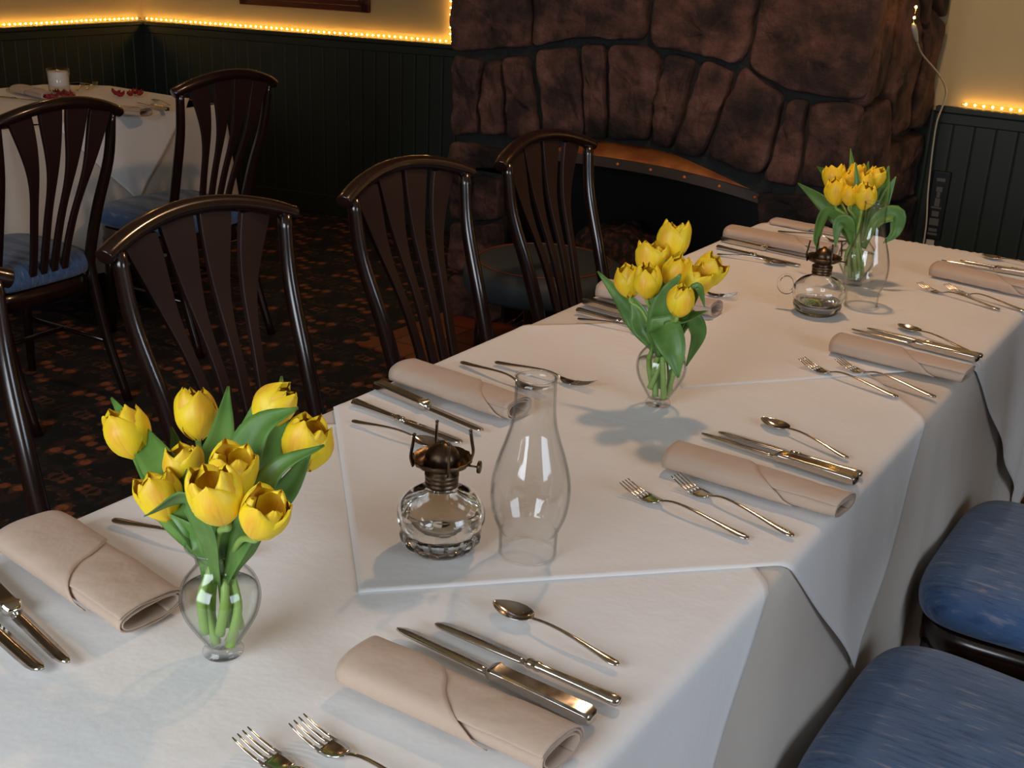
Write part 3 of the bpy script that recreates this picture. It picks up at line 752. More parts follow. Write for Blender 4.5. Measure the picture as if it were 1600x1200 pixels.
def make_knife():
    r = empty('dinner_knife', (0, 0, 0), 0, 'x', 'knife', 'dinner knives')
    t = MB(); strip(t, [(0, .004, .005, .006), (.003, .0085, .005, .0085), (.01, .009, .005, .008), (.03, .0072, .005, .007), (.07, .0058, .005, .0065), (.092, .0055, .005, .0065), (.094, .0068, .005, .008), (.098, .0068, .005, .008), (.100, .0056, .005, .0065), (.104, .0068, .005, .008), (.107, .0068, .005, .008), (.110, .005, .005, .005)])
    t.build('handle', 'steel', r)
    t = MB(); rows = []
    for x, lo, hi in ((.108, -.005, .005), (.118, -.0095, .006), (.15, -.0105, .0068), (.19, -.0100, .0072), (.212, -.0090, .0070), (.2205, -.0068, .0062), (.2255, -.0030, .0040)):
        rows.append([(x, lo, .0042), (x, (lo + hi) / 2, .0056), (x, hi, .0062), (x, hi, .0036), (x, (lo + hi) / 2, .0034)])
    o = t.grid(rows, closed_u=True); t.f.append(tuple(o + j for j in range(5))); t.f.append(tuple(o + 30 + j for j in range(5)))
    t.build('blade', 'steel', r)
    return r
def make_steak():
    r = empty('steak_knife', (0, 0, 0), 0, 'x', 'knife', 'steak knives')
    t = MB(); rows = []
    for x, h, z0, z1 in ((0, .0065, .003, .011), (.002, .0095, .0012, .0135), (.008, .0108, .0005, .0150), (.05, .0102, .0005, .0148), (.10, .0095, .0008, .0140), (.112, .0100, .0006, .0142), (.116, .0112, .0004, .0150), (.120, .0098, .0008, .0136), (.124, .0080, .002, .0115), (.126, .004, .004, .009)):
        c = .0025
        rows.append([(x, -h + c, z0), (x, h - c, z0), (x, h, z0 + c), (x, h, z1 - c), (x, h - c, z1), (x, -h + c, z1), (x, -h, z1 - c), (x, -h, z0 + c)])
    o = t.grid(rows, closed_u=True); t.f.append(tuple(o + j for j in range(8))); t.f.append(tuple(o + 72 + j for j in range(8)))
    t.build('handle', 'steel', r, bevel=.0006, auto=40)
    t = MB(); rows = []
    for x, lo, hi in ((.122, -.0060, .0060), (.135, -.0085, .0065), (.19, -.0085, .0065), (.228, -.0080, .0062), (.239, -.0058, .0052), (.2455, -.0020, .0030)):
        rows.append([(x, lo, .0052), (x, (lo + hi) / 2, .0066), (x, hi, .0072), (x, hi, .0042), (x, (lo + hi) / 2, .0042)])
    o = t.grid(rows, closed_u=True); t.f.append(tuple(o + j for j in range(5))); t.f.append(tuple(o + 25 + j for j in range(5)))
    t.build('blade', 'steel', r)
    return r
MAKE = dict(fork=make_fork, spoon=make_spoon, knife=make_knife, steak=make_steak); PROTO = {}
LEN = dict(fork=.198, spoon=.17, knife=.2255, steak=.2455)
def lay(kind, handle, tip, label, z=None, by_tip=False):
    h = onz(handle, ZT); t = onz(tip, ZT)
    if kind == 'fork': t = onz(tip, ZT + .014)
    rz = math.atan2(t.y - h.y, t.x - h.x)
    if by_tip: h = Vector((t.x - LEN[kind] * math.cos(rz), t.y - LEN[kind] * math.sin(rz), 0))
    o = PROTO.get(kind)
    if o is None: o = PROTO[kind] = MAKE[kind]()
    else: o = dup(o)
    o.location = (h.x, h.y, (ZT if z is None else z) - .0004); o.rotation_euler = (0, 0, rz); o['label'] = label
    return o
RS = ['the nearest setting on the right side', 'the second setting on the right side', 'the third setting on the right side', 'the farthest setting on the right side']
LS = ['the nearest setting on the left side', 'the second setting on the left side', 'the third setting on the left side', 'the farthest setting on the left side']
S = lay
S('fork', (548, 1258), (375, 1143), 'outer steel fork, tines only in view, ' + RS[0], by_tip=True)
S('fork', (640, 1240), (463, 1122), 'inner steel fork cut off below, ' + RS[0], by_tip=True)
S('steak', (927, 1132), (628, 990), 'heavy steak knife along the napkin, ' + RS[0])
S('knife', (968, 1103), (686, 980), 'slim dinner knife beside the spoon, ' + RS[0])
S('spoon', (967, 1043), (775, 948), 'steel teaspoon with bowl towards the lamp, ' + RS[0])
S('fork', (1170, 845), (980, 752), 'steel fork farther from the napkin, ' + RS[1])
S('fork', (1240, 841), (1040, 733), 'steel fork with tines touching the napkin, ' + RS[1])
S('steak', (1338, 758), (1102, 683), 'square-handled steak knife along the napkin edge, ' + RS[1])
S('knife', (1346, 746), (1129, 680), 'slim dinner knife behind the steak knife, ' + RS[1])
S('spoon', (1325, 719), (1183, 655), 'steel teaspoon with pointed oval bowl, ' + RS[1])
S('fork', (1403, 623), (1257, 560), 'steel fork farther from the napkin, ' + RS[2])
S('fork', (1462, 623), (1295, 554), 'steel fork nearer the napkin, ' + RS[2])
S('steak', (1528, 566), (1340, 520), 'square-handled steak knife beside the napkin, ' + RS[2])
S('knife', (1534, 560), (1358, 516), 'slim dinner knife beside the spoon, ' + RS[2])
S('spoon', (1514, 551), (1390, 506), 'steel teaspoon with bright bowl rim, ' + RS[2])
S('fork', (1562, 486), (1435, 440), 'steel fork farther from the napkin, ' + RS[3])
S('fork', (1604, 489), (1470, 440), 'steel fork nearer the napkin, ' + RS[3])
S('steak', (1640, 438), (1480, 411), 'square-handled steak knife beside the napkin, ' + RS[3])
S('knife', (1655, 436), (1500, 409), 'slim dinner knife beside the spoon, ' + RS[3])
S('spoon', (1640, 425), (1532, 401), 'steel teaspoon farthest back, ' + RS[3])
# left side: handles towards the dark chairs
S('fork', (176, 815), (402, 862), 'steel fork running behind the nearest vase, ' + LS[0])
S('steak', (-60, 880), (106, 1042), 'steak knife blade pointing down-right beside the napkin, ' + LS[0], by_tip=True)
S('knife', (-95, 905), (64, 1052), 'dinner knife nearest the left picture edge, ' + LS[0], by_tip=True)
S('fork', (720, 568), (850, 604), 'steel fork behind the lamp chimney top, ' + LS[1])
S('fork', (773, 568), (913, 592), 'steel fork right of its pair, ' + LS[1])
S('steak', (588, 606), (766, 683), 'heavy square-handled steak knife next to the napkin, ' + LS[1])
S('knife', (552, 631), (722, 696), 'slim dinner knife ending behind the lamp burner, ' + LS[1])
S('spoon', (550, 660), (668, 696), 'steel teaspoon beside the near oil lamp, ' + LS[1])
S('steak', (912, 474), (1075, 520), 'square-handled steak knife behind the middle tulips, ' + LS[2])
S('knife', (901, 487), (1050, 525), 'slim dinner knife next to the steak knife, ' + LS[2])
S('spoon', (902, 500), (1010, 522), 'steel teaspoon reaching behind the middle vase, ' + LS[2])
S('fork', (1010, 447), (1156, 458), 'steel fork with tines past the middle tulips, ' + LS[2])
S('fork', (975, 435), (1115, 455), 'steel fork hidden behind the middle tulips, ' + LS[2])
S('steak', (1128, 377), (1290, 412), 'square-handled steak knife under the napkin, ' + LS[3])
S('knife', (1120, 388), (1262, 420), 'slim dinner knife next to the teaspoon, ' + LS[3])
S('spoon', (1120, 399), (1215, 414), 'steel teaspoon at the table edge, ' + LS[3])
S('fork', (1215, 363), (1345, 376), 'steel fork behind the napkin, ' + LS[3])

# ================================================================== napkins
def napkin(pa, pb, width, label, flip=1, h=.030, fold=(.42, .62), z=ZT, seed=0, open_end=True):
    """rolled napkin: a flattened spiral of cloth along its length, an outer flap with a slanting edge"""
    A = onz(pa, z + h * .5); Bp = onz(pb, z + h * .5); d = Bp - A; ln = Vector((d.x, d.y)).length; rz = math.atan2(d.y, d.x)
    o = empty('folded_napkin', (A.x, A.y, z), rz, label, 'napkin', 'rolled beige napkins')
    def prof(t, layer, x):
        # t from 0..2pi around the flattened roll
        a = width / 2 - layer * .0035; hh = h / 2 - layer * .0030
        ca, sa = math.cos(t), math.sin(t)
        y = a * (abs(ca) ** .8) * (1 if ca > 0 else -1); zz = hh * (abs(sa) ** .75) * (1 if sa > 0 else -1)
        return y, h / 2 + zz
    mb = MB(); rows = []; NX = 28; NT = 110; turns = 2.6
    for i in range(NX + 1):
        f = i / NX; x = f * ln; row = []
        bul = 1 + .03 * noise.noise((f * 3, seed, 0)); end = 1 - .05 * (1 - min(1, f / .05)) - .0 * f
        for k in range(NT + 1):
            t = k / NT * turns * 2 * PI + (PI * 1.15); layer = (k / NT) * turns
            y, zz = prof(-t, layer, x)
            wob = .0018 * noise.noise((f * 4, k * .12, seed)) + .001 * noise.noise((f * 14, k * .3, seed))
            row.append((x + (.004 * math.sin(t + seed) if i in (0, NX) else 0), flip * (y * bul * end), max(.0006, zz * bul + wob - layer * .0003)))
        rows.append(row)
    mb.grid(rows); mb.build('roll', 'beige', o, solid=.0014)
    # outer flap up to the slanting fold edge
    mb = MB(); rows = []
    for k in range(29):
        t = PI * 1.18 - (PI * 1.30) * k / 28
        xe = ln * (fold[0] + (fold[1] - fold[0]) * k / 28); row = []
        for i in range(19):
            x = -.002 + (xe + .002) * i / 18; f = x / ln
            y, zz = prof(t, -.45, x); bul = 1 + .03 * noise.noise((f * 3, seed, 0)); 
            row.append((x, flip * y * bul * (1 if i else .985), max(.0009, zz * bul + .0012 * noise.noise((x * 30, k * .2, seed)))))
        rows.append(row)
    mb.grid(rows); mb.build('outer_flap', 'beige', o, solid=.0014)
    return o
napkin((562, 1030), (880, 1172), .066, 'rolled beige napkin beside the square-handled knife, ' + RS[0], 1, seed=1, fold=(.74, .18))
napkin((1052, 710), (1321, 790), .060, 'rolled beige napkin touched by a fork tine, ' + RS[1], 1, seed=2, fold=(.76, .26))
napkin((1308, 535), (1513, 585), .062, 'rolled beige napkin between forks and knives, ' + RS[2], 1, seed=3, fold=(.80, .28))
napkin((1462, 420), (1650, 462), .060, 'rolled beige napkin running off the right picture edge, ' + RS[3], 1, seed=4, fold=(.8, .3))
napkin((48, 828), (238, 955), .088, 'wide rolled beige napkin left of the nearest vase, ' + LS[0], 1, seed=5, fold=(.74, .30))
napkin((632, 578), (812, 638), .068, 'rolled beige napkin behind the lamp chimney, ' + LS[1], 1, seed=6, fold=(.97, .42))
napkin((942, 450), (1120, 482), .066, 'rolled beige napkin behind the middle tulips, ' + LS[2], 1, seed=7, fold=(.9, .4))
napkin((1140, 362), (1300, 392), .066, 'rolled beige napkin left of the far tulips, ' + LS[3], 1, seed=8, fold=(.9, .45))
napkin((1210, 345), (1330, 368), .05, 'beige napkin lying at the far end of the table', 1, h=.012, seed=9, fold=(.5, .7))

# ================================================================== oil lamps
def oil_lamp(p, label, handle, rot, scallop):
    b = onz(p, ZT); r = empty('oil_lamp', (b.x, b.y, ZT - .0005), rot, label, 'oil lamp', 'glass oil lamps without their chimneys')
    def mod(a, z):
        k = max(0, 1 - abs(z - .014) / .014) if scallop else 0
        return 1 + .035 * k * math.cos(14 * a)
    def mod2(a, z): return 1 + (.012 * math.cos(8 * a) * max(0, 1 - abs(z - .045) / .02))
    t = MB()
    outer = [(.0005, .0025), (.030, .002), (.037, .0), (.0425, .004), (.0475, .012), (.0492, .020), (.0475, .0255), (.0500, .030), (.0532, .040), (.0528, .050), (.0485, .060), (.040, .069), (.029, .075), (.021, .078), (.0185, .081), (.0178, .088)]
    inner = [(.0160, .088), (.0165, .080), (.027, .072), (.038, .0655), (.0455, .058), (.0495, .049), (.0495, .041), (.046, .031), (.042, .022), (.034, .012), (.02, .009), (.0005, .009)]
    t.lathe(outer + inner, 84, mod=lambda a, z: mod(a, z) * mod2(a, z)); t.build('glass_font', 'font_glass', r)
    if scallop or True:
        t = MB(); lv = .055 if scallop else .028
        pr_ = [(.0005, .0095), (.02, .0095), (.034, .0125), (.042, .0225), (.046, .0315), (.0493, .041)]
        pr_ = [q for q in pr_ if q[1] < lv] + [((.047 if scallop else .0445), lv), (.0005, lv)]
        t.lathe(pr_, 48); t.build('lamp_oil', M['oil'], r)
    t = MB(); t.lathe([(.0185, .082), (.020, .083), (.020, .087), (.0185, .088), (.020, .089), (.020, .0925), (.0185, .094), (.0205, .095), (.0205, .099), (.0165, .1005), (.017, .105), (.026, .108), (.033, .112), (.036, .118), (.0345, .119), (.031, .113), (.024, .110), (.0005, .109)], 40, mod=lambda a, z: 1 + (.03 * math.cos(16 * a) if z > .11 else 0)); t.build('burner_gallery', 'brass', r)
    t = MB(); t.lathe([(.0215, .108), (.0218, .114), (.0205, .119), (.0208, .121), (.0165, .128), (.0105, .1335), (.0045, .136), (.0035, .1365)], 32); t.lathe([(.0035, .126), (.0035, .1385), (.0025, .1385), (.0025, .126)], 12); t.build('burner_dome', 'brass', r)
    for k in range(4):
        a = .5 + k * PI / 2; ca, sa = math.cos(a), math.sin(a); R_ = .0345; t = MB()
        path = bez([(R_ * ca, R_ * sa, .110), ((R_ + .003) * ca, (R_ + .003) * sa, .122), ((R_ + .001) * ca, (R_ + .001) * sa, .136), ((R_ - .001) * ca, (R_ - .001) * sa, .150)], 12)
        t.tube(path, [.0023] * 12, 8, flat=(.7, 1.7)); t.lathe([(.0002, -.002), (.0026, 0), (.0002, .002)], 8, c=tuple(path[-1])); t.build('chimney_prong', 'brass', r)
    t = MB(); t.tube([(.03, 0, .112), (.045, 0, .112)], .0013, 6); t.tube([(.044, 0, .112), (.047, 0, .112)], .0075, 14); t.build('wick_knob', 'brass', r)
    if handle:
        t = MB(); t.tube([(-.066 + .0165 * math.cos(q * PI / 12), 0, .052 + .019 * math.sin(q * PI / 12)) for q in range(25)], .0032, 10, cap=False); t.build('loop_handle', 'font_glass', r)
    return r
M['oil'] = solid_glass('clear_lamp_oil', (1, .99, .96), .0)
oil_lamp((688, 852), 'clear scalloped glass oil lamp with tarnished burner, in front on the long table', False, .35, True)
oil_lamp((1275, 488), 'clear glass finger lamp with loop handle and dark burner, beside the far tulips', True, .25, False)
def chimney(p, label, s=1.0):
    b = onz(p, ZT); r = empty('lamp_chimney', (b.x, b.y, ZT - .0005), 0, label, 'lamp chimney', 'clear glass lamp chimneys standing on the cloth')
    pf = bez([(.0345, 0, 0), (.0350, 0, .012), (.0352, 0, .026), (.0350, 0, .030), (.0385, 0, .038), (.0445, 0, .055), (.0475, 0, .078), (.0462, 0, .100), (.040, 0, .125), (.0325, 0, .148), (.0270, 0, .168), (.0245, 0, .19), (.0238, 0, .226)], 56)
    out = [(q.x * s, q.z * s) for q in pf]; inn = [((q.x - .0017) * s, q.z * s) for q in reversed(pf)]
    t = MB(); t.lathe(out + inn, 72); t.build('glass_body', 'glass', r)
    t = MB()
    t.tube([(.0233 * s * math.cos(q * PI / 24), .0233 * s * math.sin(q * PI / 24), .227 * s) for q in range(49)], .0016, 8, cap=False)
    t.build('rolled_rim', 'glass', r)
    t = MB(); t.tube([(.0342 * s * math.cos(q * PI / 24), .0342 * s * math.sin(q * PI / 24), .0015) for q in range(49)], .0014, 8, cap=False); t.build('foot_rim', 'glass', r)
    return r
chimney((824, 862), 'clear glass lamp chimney with bulging waist, right of the near oil lamp')
chimney((1345, 476), 'clear glass lamp chimney standing in front of the far tulips', .96)

# ================================================================== tulips
BL = []
def bloom_mesh(seed, openness):
    rd = random.Random(seed); vs = []; fs = []; uvs = []
    H, R = .056, .0232
    for layer in range(2):
        for k in range(3):
            a0 = (k + .5 * layer) * 2 * PI / 3 + rd.uniform(-.12, .12); hs = rd.uniform(.93, 1.08) * (1 if layer == 0 else 1.0)
            op = openness * rd.uniform(.5, 1.4) * (.75 if layer else 1); base = len(vs); NU, NV = 12, 16; tw = rd.uniform(-.15, .15)
            for i in range(NV + 1):
                v = i / NV
                rr = R * (math.sin(PI * (.05 + .80 * v ** .85)) ** .72) * (1 - .05 * v ** 3) + op * .013 * v ** 2.5
                rr *= (1.0 if layer == 0 else .90)
                wmax = 1.18 if layer == 0 else 1.1
                wv = wmax * min(1, (v * 3.2) ** .5) * (1 - (max(0, v - .66) / .34) ** 2.8 * .86)
                wv = max(.03, wv)
                for j in range(NU + 1):
                    u = -1 + 2 * j / NU; a = a0 + u * wv + tw * v
                    edge = .0022 * math.cos(u * PI * .5) * v
                    ruf = .0022 * noise.noise((u * 2.5 + seed, v * 3, layer * 3 + k)) * (v + .2) + .0012 * abs(u) ** 3 * v * rd.choice((-1, 1)) * .5
                    r2 = rr + edge + ruf - .0015 * (abs(u) ** 2) * (1 if layer else .2)
                    z = H * hs * (v ** .92) - .0035 * v * u * u * (1 + .8 * v) + .002 * noise.noise((u * 4, v * 2, seed + k))
                    if u == 0: pass
                    z -= .0014 * math.exp(-(u * 7) ** 2) * v * 0
                    vs.append((r2 * math.cos(a), r2 * math.sin(a), z)); uvs.append((u * .5 + .5, v))
            for i in range(NV):
                for j in range(NU):
                    q = base + i * (NU + 1) + j; fs.append((q, q + 1, q + NU + 2, q + NU + 1))
    me = bpy.data.meshes.new('bloom'); me.from_pydata(vs, [], fs); me.update(); me.materials.append(M['petal'])
    ul = me.uv_layers.new(name='UVMap')
    for lp in me.loops: ul.data[lp.index].uv = uvs[lp.vertex_index]
    for p in me.polygons: p.use_smooth = True
    return me
BLOOMS = [bloom_mesh(1, .0), bloom_mesh(2, .25), bloom_mesh(3, .6), bloom_mesh(4, -.25), bloom_mesh(5, .5)]
def leaf_obj(parent, path, width, root_loc, face=0.0, fold=.35):
    P = bez(path, 22); mb = MB(); rows = []
    vw = (CAM - P[10]).normalized()
    for i, p in enumerate(P):
        f = i / 21; t = (P[min(i + 1, 21)] - P[max(i - 1, 0)]).normalized()
        sd = t.cross(vw)
        if sd.length < .1: sd = t.cross(Vector((0, 0, 1)))
        sd.normalize(); nm = sd.cross(t).normalized()
        ang_ = face + (f - .5) * .5; s2 = sd * math.cos(ang_) + nm * math.sin(ang_); n2 = nm * math.cos(ang_) - sd * math.sin(ang_)
        wv = width * (.30 + .70 * sstep(0, .42, f)) * (1 - sstep(.50, 1.03, f)) ** .62 * 1.25 + .0004
        rows.append([p - root_loc + s2 * (u * wv) + n2 * (abs(u) * wv * fold) + n2 * .0012 * noise.noise((f * 6, u * 2, width * 900)) for u in (-1, -.66, -.33, 0, .33, .66, 1)])
    mb.grid(rows); return mb.build('leaf', 'leaf', parent, solid=.0009)
def vase(base_p, label, s=1.0):
    r = empty('glass_vase', base_p, 0, label, 'vase', 'clear glass tulip vases')
    pf = [(q.x * s, q.z * s) for q in bez([(.0205, 0, 0), (.0205, 0, .003), (.0175, 0, .008), (.019, 0, .014), (.0285, 0, .03), (.0375, 0, .048), (.0405, 0, .066), (.0365, 0, .082), (.0275, 0, .094), (.0225, 0, .102), (.0228, 0, .110), (.0265, 0, .118), (.0315, 0, .124)], 48)]
    inner = [(max(.0005, a - .0018 * s), max(b, .009 * s)) for a, b in reversed(pf) if b > .006 * s]
    t = MB(); t.lathe([(.0005, .001)] + pf + inner + [(.0005, .009 * s)], 64); t.build('glass_body', 'glass', r)
    t = MB(); t.tube([(.0310 * s * math.cos(q * PI / 24), .0310 * s * math.sin(q * PI / 24), .1242 * s) for q in range(49)], .0014 * s, 8, cap=False); t.build('lip', 'glass', r)
    wp = [(max(.0005, a - .0024 * s), b) for a, b in pf if .0095 * s < b < .074 * s]
    t = MB(); t.lathe([(.0005, .0097 * s)] + wp + [(.0005, wp[-1][1])], 48); t.build('water', 'water', r)
    return r
def bouquet(base_px, vlabel, items, leaves, where, s=1.0, seed=0):
    b = onz(base_px, ZT); base_p = Vector((b.x, b.y, ZT - .0005)); vase(base_p, vlabel, s)
    rd = random.Random(seed); n = len(items); made = []
    for k, (px, py, dy, size, tilt, kind, lab) in enumerate(items):
        top = ony((px, py), base_p.y + dy)          # centre of the bloom
        ax = (Vector((tilt[0], tilt[1], 1))).normalized()
        H = .056 * size
        bb = top - ax * H * .5
        hdir = Vector((top.x - base_p.x, top.y - base_p.y, 0)); hd = hdir.normalized() if hdir.length > .005 else Vector((1, 0, 0))
        a = rd.uniform(0, 2 * PI); neck = base_p + (hd * .010 + Vector((math.cos(a), math.sin(a), 0)) * .006) * s + Vector((0, 0, .104 * s))
        fa = k * 2.4 + seed; foot = base_p + Vector((math.cos(fa), math.sin(fa), 0)) * (.0125 + .006 * (k % 2)) * s + Vector((0, 0, .016 + .006 * (k % 3)))
        mid = neck.lerp(bb, .5) + Vector((0, 0, .012))
        root = empty('tulip', foot, 0, lab + ', ' + where, 'tulip', 'yellow tulips in vases')
        path = [p - foot for p in bez([foot, foot.lerp(neck, .5) + (foot.lerp(neck, .5) - base_p - Vector((0, 0, .06))) * .55, neck, mid, bb - ax * .008, bb + ax * .002], 36)]
        t = MB(); t.tube(path, [.0052 - .0020 * min(1, i / 20) for i in range(36)], 10); t.build('stem', 'stem', root)
        o = bpy.data.objects.new('bloom', BLOOMS[kind]); COL.objects.link(o); o.parent = root
        o.location = bb - foot; q = ax.to_track_quat('Z', 'Y'); o.rotation_mode = 'QUATERNION'
        from mathutils import Quaternion
        o.rotation_quaternion = q @ Quaternion((0, 0, 1), rd.uniform(0, 2 * PI)); o.scale = (size, size, size)
        made.append((root, foot))
    for k, (pts, width, dy, face) in enumerate(leaves):
        root, foot = made[k % n]
        tip = [ony((x, y), base_p.y + dd) for (x, y), dd in zip(pts, dy)]
        st_ = base_p + (Vector((tip[0].x - base_p.x, tip[0].y - base_p.y, 0)).normalized() * .012) + Vector((0, 0, .085 * s))
        leaf_obj(root, [st_] + tip, width, foot, face)
W1, W2, W3 = 'in the nearest vase', 'in the middle vase', 'in the farthest vase'
bouquet((349, 1016), 'round-bellied clear vase nearest the camera, full of tulip stems', [
 (200, 677, .03, 1.0, (-.55, .0), 1, 'yellow tulip farthest left, leaning outward'),
 (307, 648, .09, .98, (-.25, .2), 0, 'closed yellow tulip upper left of the middle'),
 (429, 634, .10, .95, (.75, .5), 3, 'slim pointed yellow tulip bud at the top'),
 (479, 695, .06, 1.02, (.25, .1), 1, 'yellow tulip farthest right'),
 (288, 731, .03, .82, (-.15, .0), 2, 'small yellow tulip between the left blooms'),
 (252, 778, -.01, .9, (-.5, -.1), 2, 'yellow tulip lowest on the left'),
 (364, 740, -.02, .90, (.2, -.1), 4, 'open yellow tulip behind the largest central bloom'),
 (338, 776, -.07, 1.0, (-.05, -.3), 1, 'largest yellow tulip at the front centre'),
 (411, 808, -.05, .86, (.5, -.1), 4, 'open yellow tulip low on the right')],
 [([(300, 800), (240, 710), (174, 622)], .016, (0, .03, .06), .3), ([(310, 790), (345, 690), (357, 604)], .013, (.02, .08, .12), .1),
  ([(350, 800), (385, 700), (412, 604)], .014, (.0, .06, .1), .4), ([(390, 810), (430, 690), (440, 588)], .012, (.03, .08, .13), -.2),
  ([(360, 800), (400, 680), (466, 637)], .016, (-.01, .03, .06), .5), ([(385, 830), (430, 740), (507, 696)], .011, (-.02, .0, .03), .6),
  ([(400, 820), (450, 760), (487, 703)], .010, (.0, .02, .04), -.3), ([(305, 830), (260, 770), (190, 670)], .017, (0, .02, .04), -.4),
  ([(320, 810), (290, 740), (268, 668)], .013, (.03, .06, .09), .2), ([(325, 830), (290, 775), (226, 806)], .012, (-.04, -.05, -.06), 1.0),
  ([(315, 850), (270, 815), (222, 790)], .012, (-.01, -.01, -.01), .8), ([(340, 850), (350, 790), (395, 735)], .015, (0, .01, .04), .3), ([(365, 860), (395, 800), (425, 735)], .015, (0, .01, .03), -.2)],
 W1, 1.0, 5)
bouquet((1028, 630), 'clear vase in the middle of the table, with broad drooping leaves', [
 (1052, 376, .08, 1.12, (.0, .2), 1, 'highest and largest yellow tulip'),
 (1019, 408, .04, 1.08, (-.1, .1), 2, 'ruffled yellow tulip second from the top'),
 (982, 440, .0, .92, (-.25, .0), 1, 'yellow tulip farthest left'),
 (1012, 441, -.03, .94, (-.05, -.1), 0, 'smooth egg-shaped yellow tulip front left'),
 (1056, 427, .03, .96, (.15, .1), 0, 'yellow tulip behind the pointed central leaf'),
 (1087, 442, .03, .98, (.5, .0), 4, 'yellow tulip partly behind the rightmost bloom'),
 (1106, 426, .07, 1.0, (.6, .2), 2, 'yellow tulip farthest right'),
 (1064, 470, -.05, .92, (.2, -.1), 3, 'lowest yellow tulip on the right')],
 [([(1000, 510), (975, 470), (934, 424)], .013, (0, .01, .02), .3), ([(1030, 510), (1035, 460), (1042, 405)], .015, (0, .02, .03), .2),
  ([(1030, 520), (1040, 470), (1064, 428)], .016, (-.02, -.02, -.02), .2), ([(1040, 500), (1070, 500), (1107, 486)], .014, (-.02, -.02, -.01), .9),
  ([(1035, 510), (1050, 545), (1060, 590)], .019, (-.035, -.055, -.06), .1), ([(1070, 500), (1090, 520), (1072, 572)], .012, (0, .02, .01), .3),
  ([(1005, 515), (1000, 490), (985, 460)], .014, (0, 0, 0), .3), ([(1040, 480), (1055, 420), (1070, 375)], .010, (.03, .06, .09), .2), ([(1080, 470), (1090, 450), (1101, 480)], .007, (-.02, -.02, -.03), .4),
  ([(1050, 500), (1080, 450), (1113, 392)], .007, (.03, .06, .1), .2)],
 W2, 1.0, 11)
bouquet((1332, 444), 'clear vase farthest from the camera, behind the second lamp chimney', [
 (1303, 279, .03, 1.0, (-.25, .2), 2, 'yellow tulip at the upper left'),
 (1306, 300, -.03, 1.05, (-.15, -.1), 0, 'rounded yellow tulip at the lower left'),
 (1338, 272, .07, .85, (.05, .2), 1, 'highest yellow tulip half hidden by a leaf'),
 (1328, 284, .03, .85, (-.05, .1), 3, 'slender yellow tulip left of the middle'),
 (1329, 305, -.04, .85, (0, -.1), 3, 'small yellow tulip low in the middle'),
 (1350, 286, .0, .90, (.1, .0), 3, 'tall narrow yellow tulip right of the middle'),
 (1352, 308, -.05, 1.0, (.15, -.1), 0, 'lowest yellow tulip, above the chimney rim'),
 (1367, 279, .04, .92, (.35, .1), 1, 'yellow tulip farthest right')],
 [([(1315, 345), (1285, 315), (1247, 286)], .015, (0, .0, .01), .3), ([(1300, 300), (1290, 272), (1276, 260)], .008, (.03, .05, .07), .2),
  ([(1330, 300), (1332, 270), (1329, 232)], .008, (.05, .09, .12), .2), ([(1337, 320), (1340, 290), (1337, 254)], .007, (-.03, -.03, -.02), .2),
  ([(1352, 290), (1354, 270), (1357, 252)], .006, (.08, .09, .1), .1), ([(1365, 345), (1380, 300), (1389, 259)], .014, (.02, .04, .06), .2),
  ([(1370, 345), (1385, 305), (1400, 276)], .010, (.03, .04, .05), -.2), ([(1320, 345), (1290, 330), (1275, 372), (1281, 395)], .010, (-.01, -.03, -.04, -.04), .5),
  ([(1325, 350), (1310, 350), (1305, 385)], .012, (-.03, -.05, -.06), .1), ([(1370, 345), (1400, 335), (1398, 362), (1380, 380)], .014, (0, .02, .02, .0), .2)],
 W3, 1.0, 17)

# ================================================================== corner table
KX0, KX1, KY0, KY1 = -4.66, -3.72, 2.42, 3.44
ct = empty('corner_table', (-4.19, 2.93, 0), 0, 'square dining table under white cloths in the left corner', 'table')
t = MB(); t.box((-.46, -.50, .72), (.46, .50, .744)); t.build('table_top', 'wood', ct, smooth=False)
t = MB(); t.tube([(0, 0, .72), (0, 0, .05)], .05, 14); t.tube([(0, 0, .06), (0, 0, 0)], [.06, .28], 18); t.build('pedestal', 'black', ct)
rect_cloth('tablecloth', KX0, KX1, KY0, KY1, .75, .55, 'full-length white tablecloth on the corner table', 'linen', .03, 7.7, .12)
overlay('overlay_cloth', [(-4.19, 2.17), (-3.40, 2.93), (-4.19, 3.69), (-4.98, 2.93)], .0015, 'white overlay cloth on the corner table with a pointed hanging corner', box=(KX0, KX1), y0=KY0, y1=KY1, hang=.05, group=None)
ZK = .757
g = onz((94, 152), ZK); cg = empty('candle_glass', (g.x, g.y, ZK), 0, 'glass tumbler holding a white candle, on the corner table', 'candle holder')
t = MB(); t.lathe([(.0005, .0), (.038, .0), (.041, .004), (.043, .055), (.045, .115), (.043, .115), (.041, .056), (.039, .008), (.0005, .008)], 36); t.build('tumbler', 'glass', cg)
t = MB(); t.lathe([(.0005, .045), (.037, .045), (.0395, .049), (.041, .10), (.039, .104), (.0005, .102)], 30); t.build('candle', 'white', cg)
rd = random.Random(4); pe = None
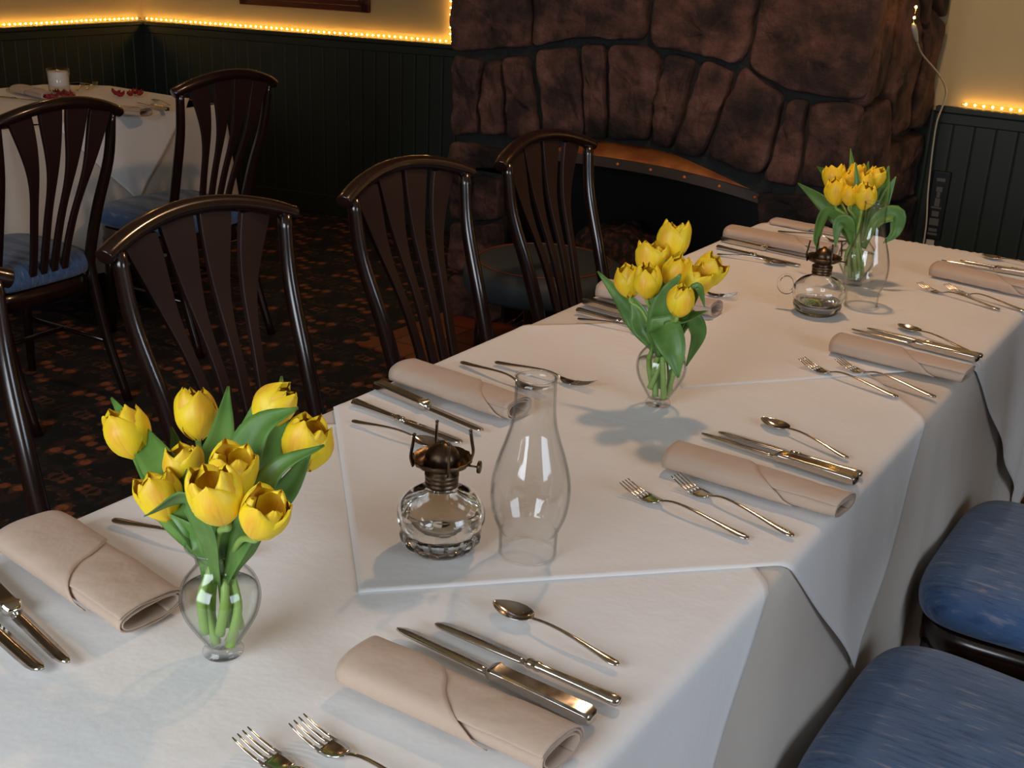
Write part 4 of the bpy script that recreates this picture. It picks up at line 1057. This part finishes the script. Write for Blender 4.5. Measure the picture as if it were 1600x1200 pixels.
for k, (x, y) in enumerate([(82, 152), (90, 150), (98, 150), (108, 151), (86, 156), (104, 156), (112, 155), (76, 156), (180, 149), (188, 152), (211, 148), (218, 150), (205, 151)]):
    q = onz((x, y), ZK)
    if pe is None:
        t = MB(); rows = []
        for i in range(7):
            f = i / 6; rows.append([((f - .5) * .05, u * .022 * math.sin(PI * (.12 + .8 * f)), .002 + .014 * u * u + .012 * (f - .5) ** 2 * 4 + .003 * noise.noise((f * 5, u * 3, 1))) for u in (-1, -.6, -.2, .2, .6, 1)])
        t.grid(rows); pe = o = t.build('rose_petal', 'red', solid=.0012)
    else:
        o = pe.copy(); COL.objects.link(o)
    o.location = (q.x, q.y, ZK); o.rotation_euler = (rd.uniform(-.2, .2), rd.uniform(-.2, .2), rd.uniform(0, 6)); o.scale = (.72, .72, 1)
    if k < 8: tag(o, 'dark red rose petal heaped around the candle glass', 'petal', 'rose petals around the candle')
    elif k < 10: tag(o, 'dark red rose petal in the clump nearer the candle glass, above the left chair', 'petal', 'rose petals in the left clump')
    else: tag(o, 'dark red rose petal in the clump nearer the right chair of the corner table', 'petal', 'rose petals in the right clump')
napkin((30, 138), (78, 150), .075, 'rolled napkin behind the candle on the corner table', z=ZK, seed=12, h=.03)
napkin((185, 172), (228, 176), .085, 'rolled napkin at the right edge of the corner table', z=ZK, seed=13, h=.03)
KN = 'on the corner table'
def lay2(kind, a, b, lab):
    h = onz(a, ZK); t_ = onz(b, ZK); o = dup(PROTO[kind]); o.location = (h.x, h.y, ZK); o.rotation_euler = (0, 0, math.atan2(t_.y - h.y, t_.x - h.x)); o['label'] = lab
lay2('steak', (262, 174), (215, 162), 'steak knife with a bright handle beside the right chair, ' + KN)
lay2('spoon', (266, 166), (240, 158), 'small spoon glinting next to the knife handle, ' + KN)
lay2('steak', (12, 143), (60, 152), 'steak knife at the left picture edge, ' + KN)
lay2('knife', (-10, 152), (48, 158), 'dinner knife lowest at the left picture edge, ' + KN)
lay2('fork', (120, 143), (133, 131), 'fork lying just right of the candle glass, ' + KN)
lay2('fork', (136, 141), (150, 132), 'fork second from the candle glass, ' + KN)
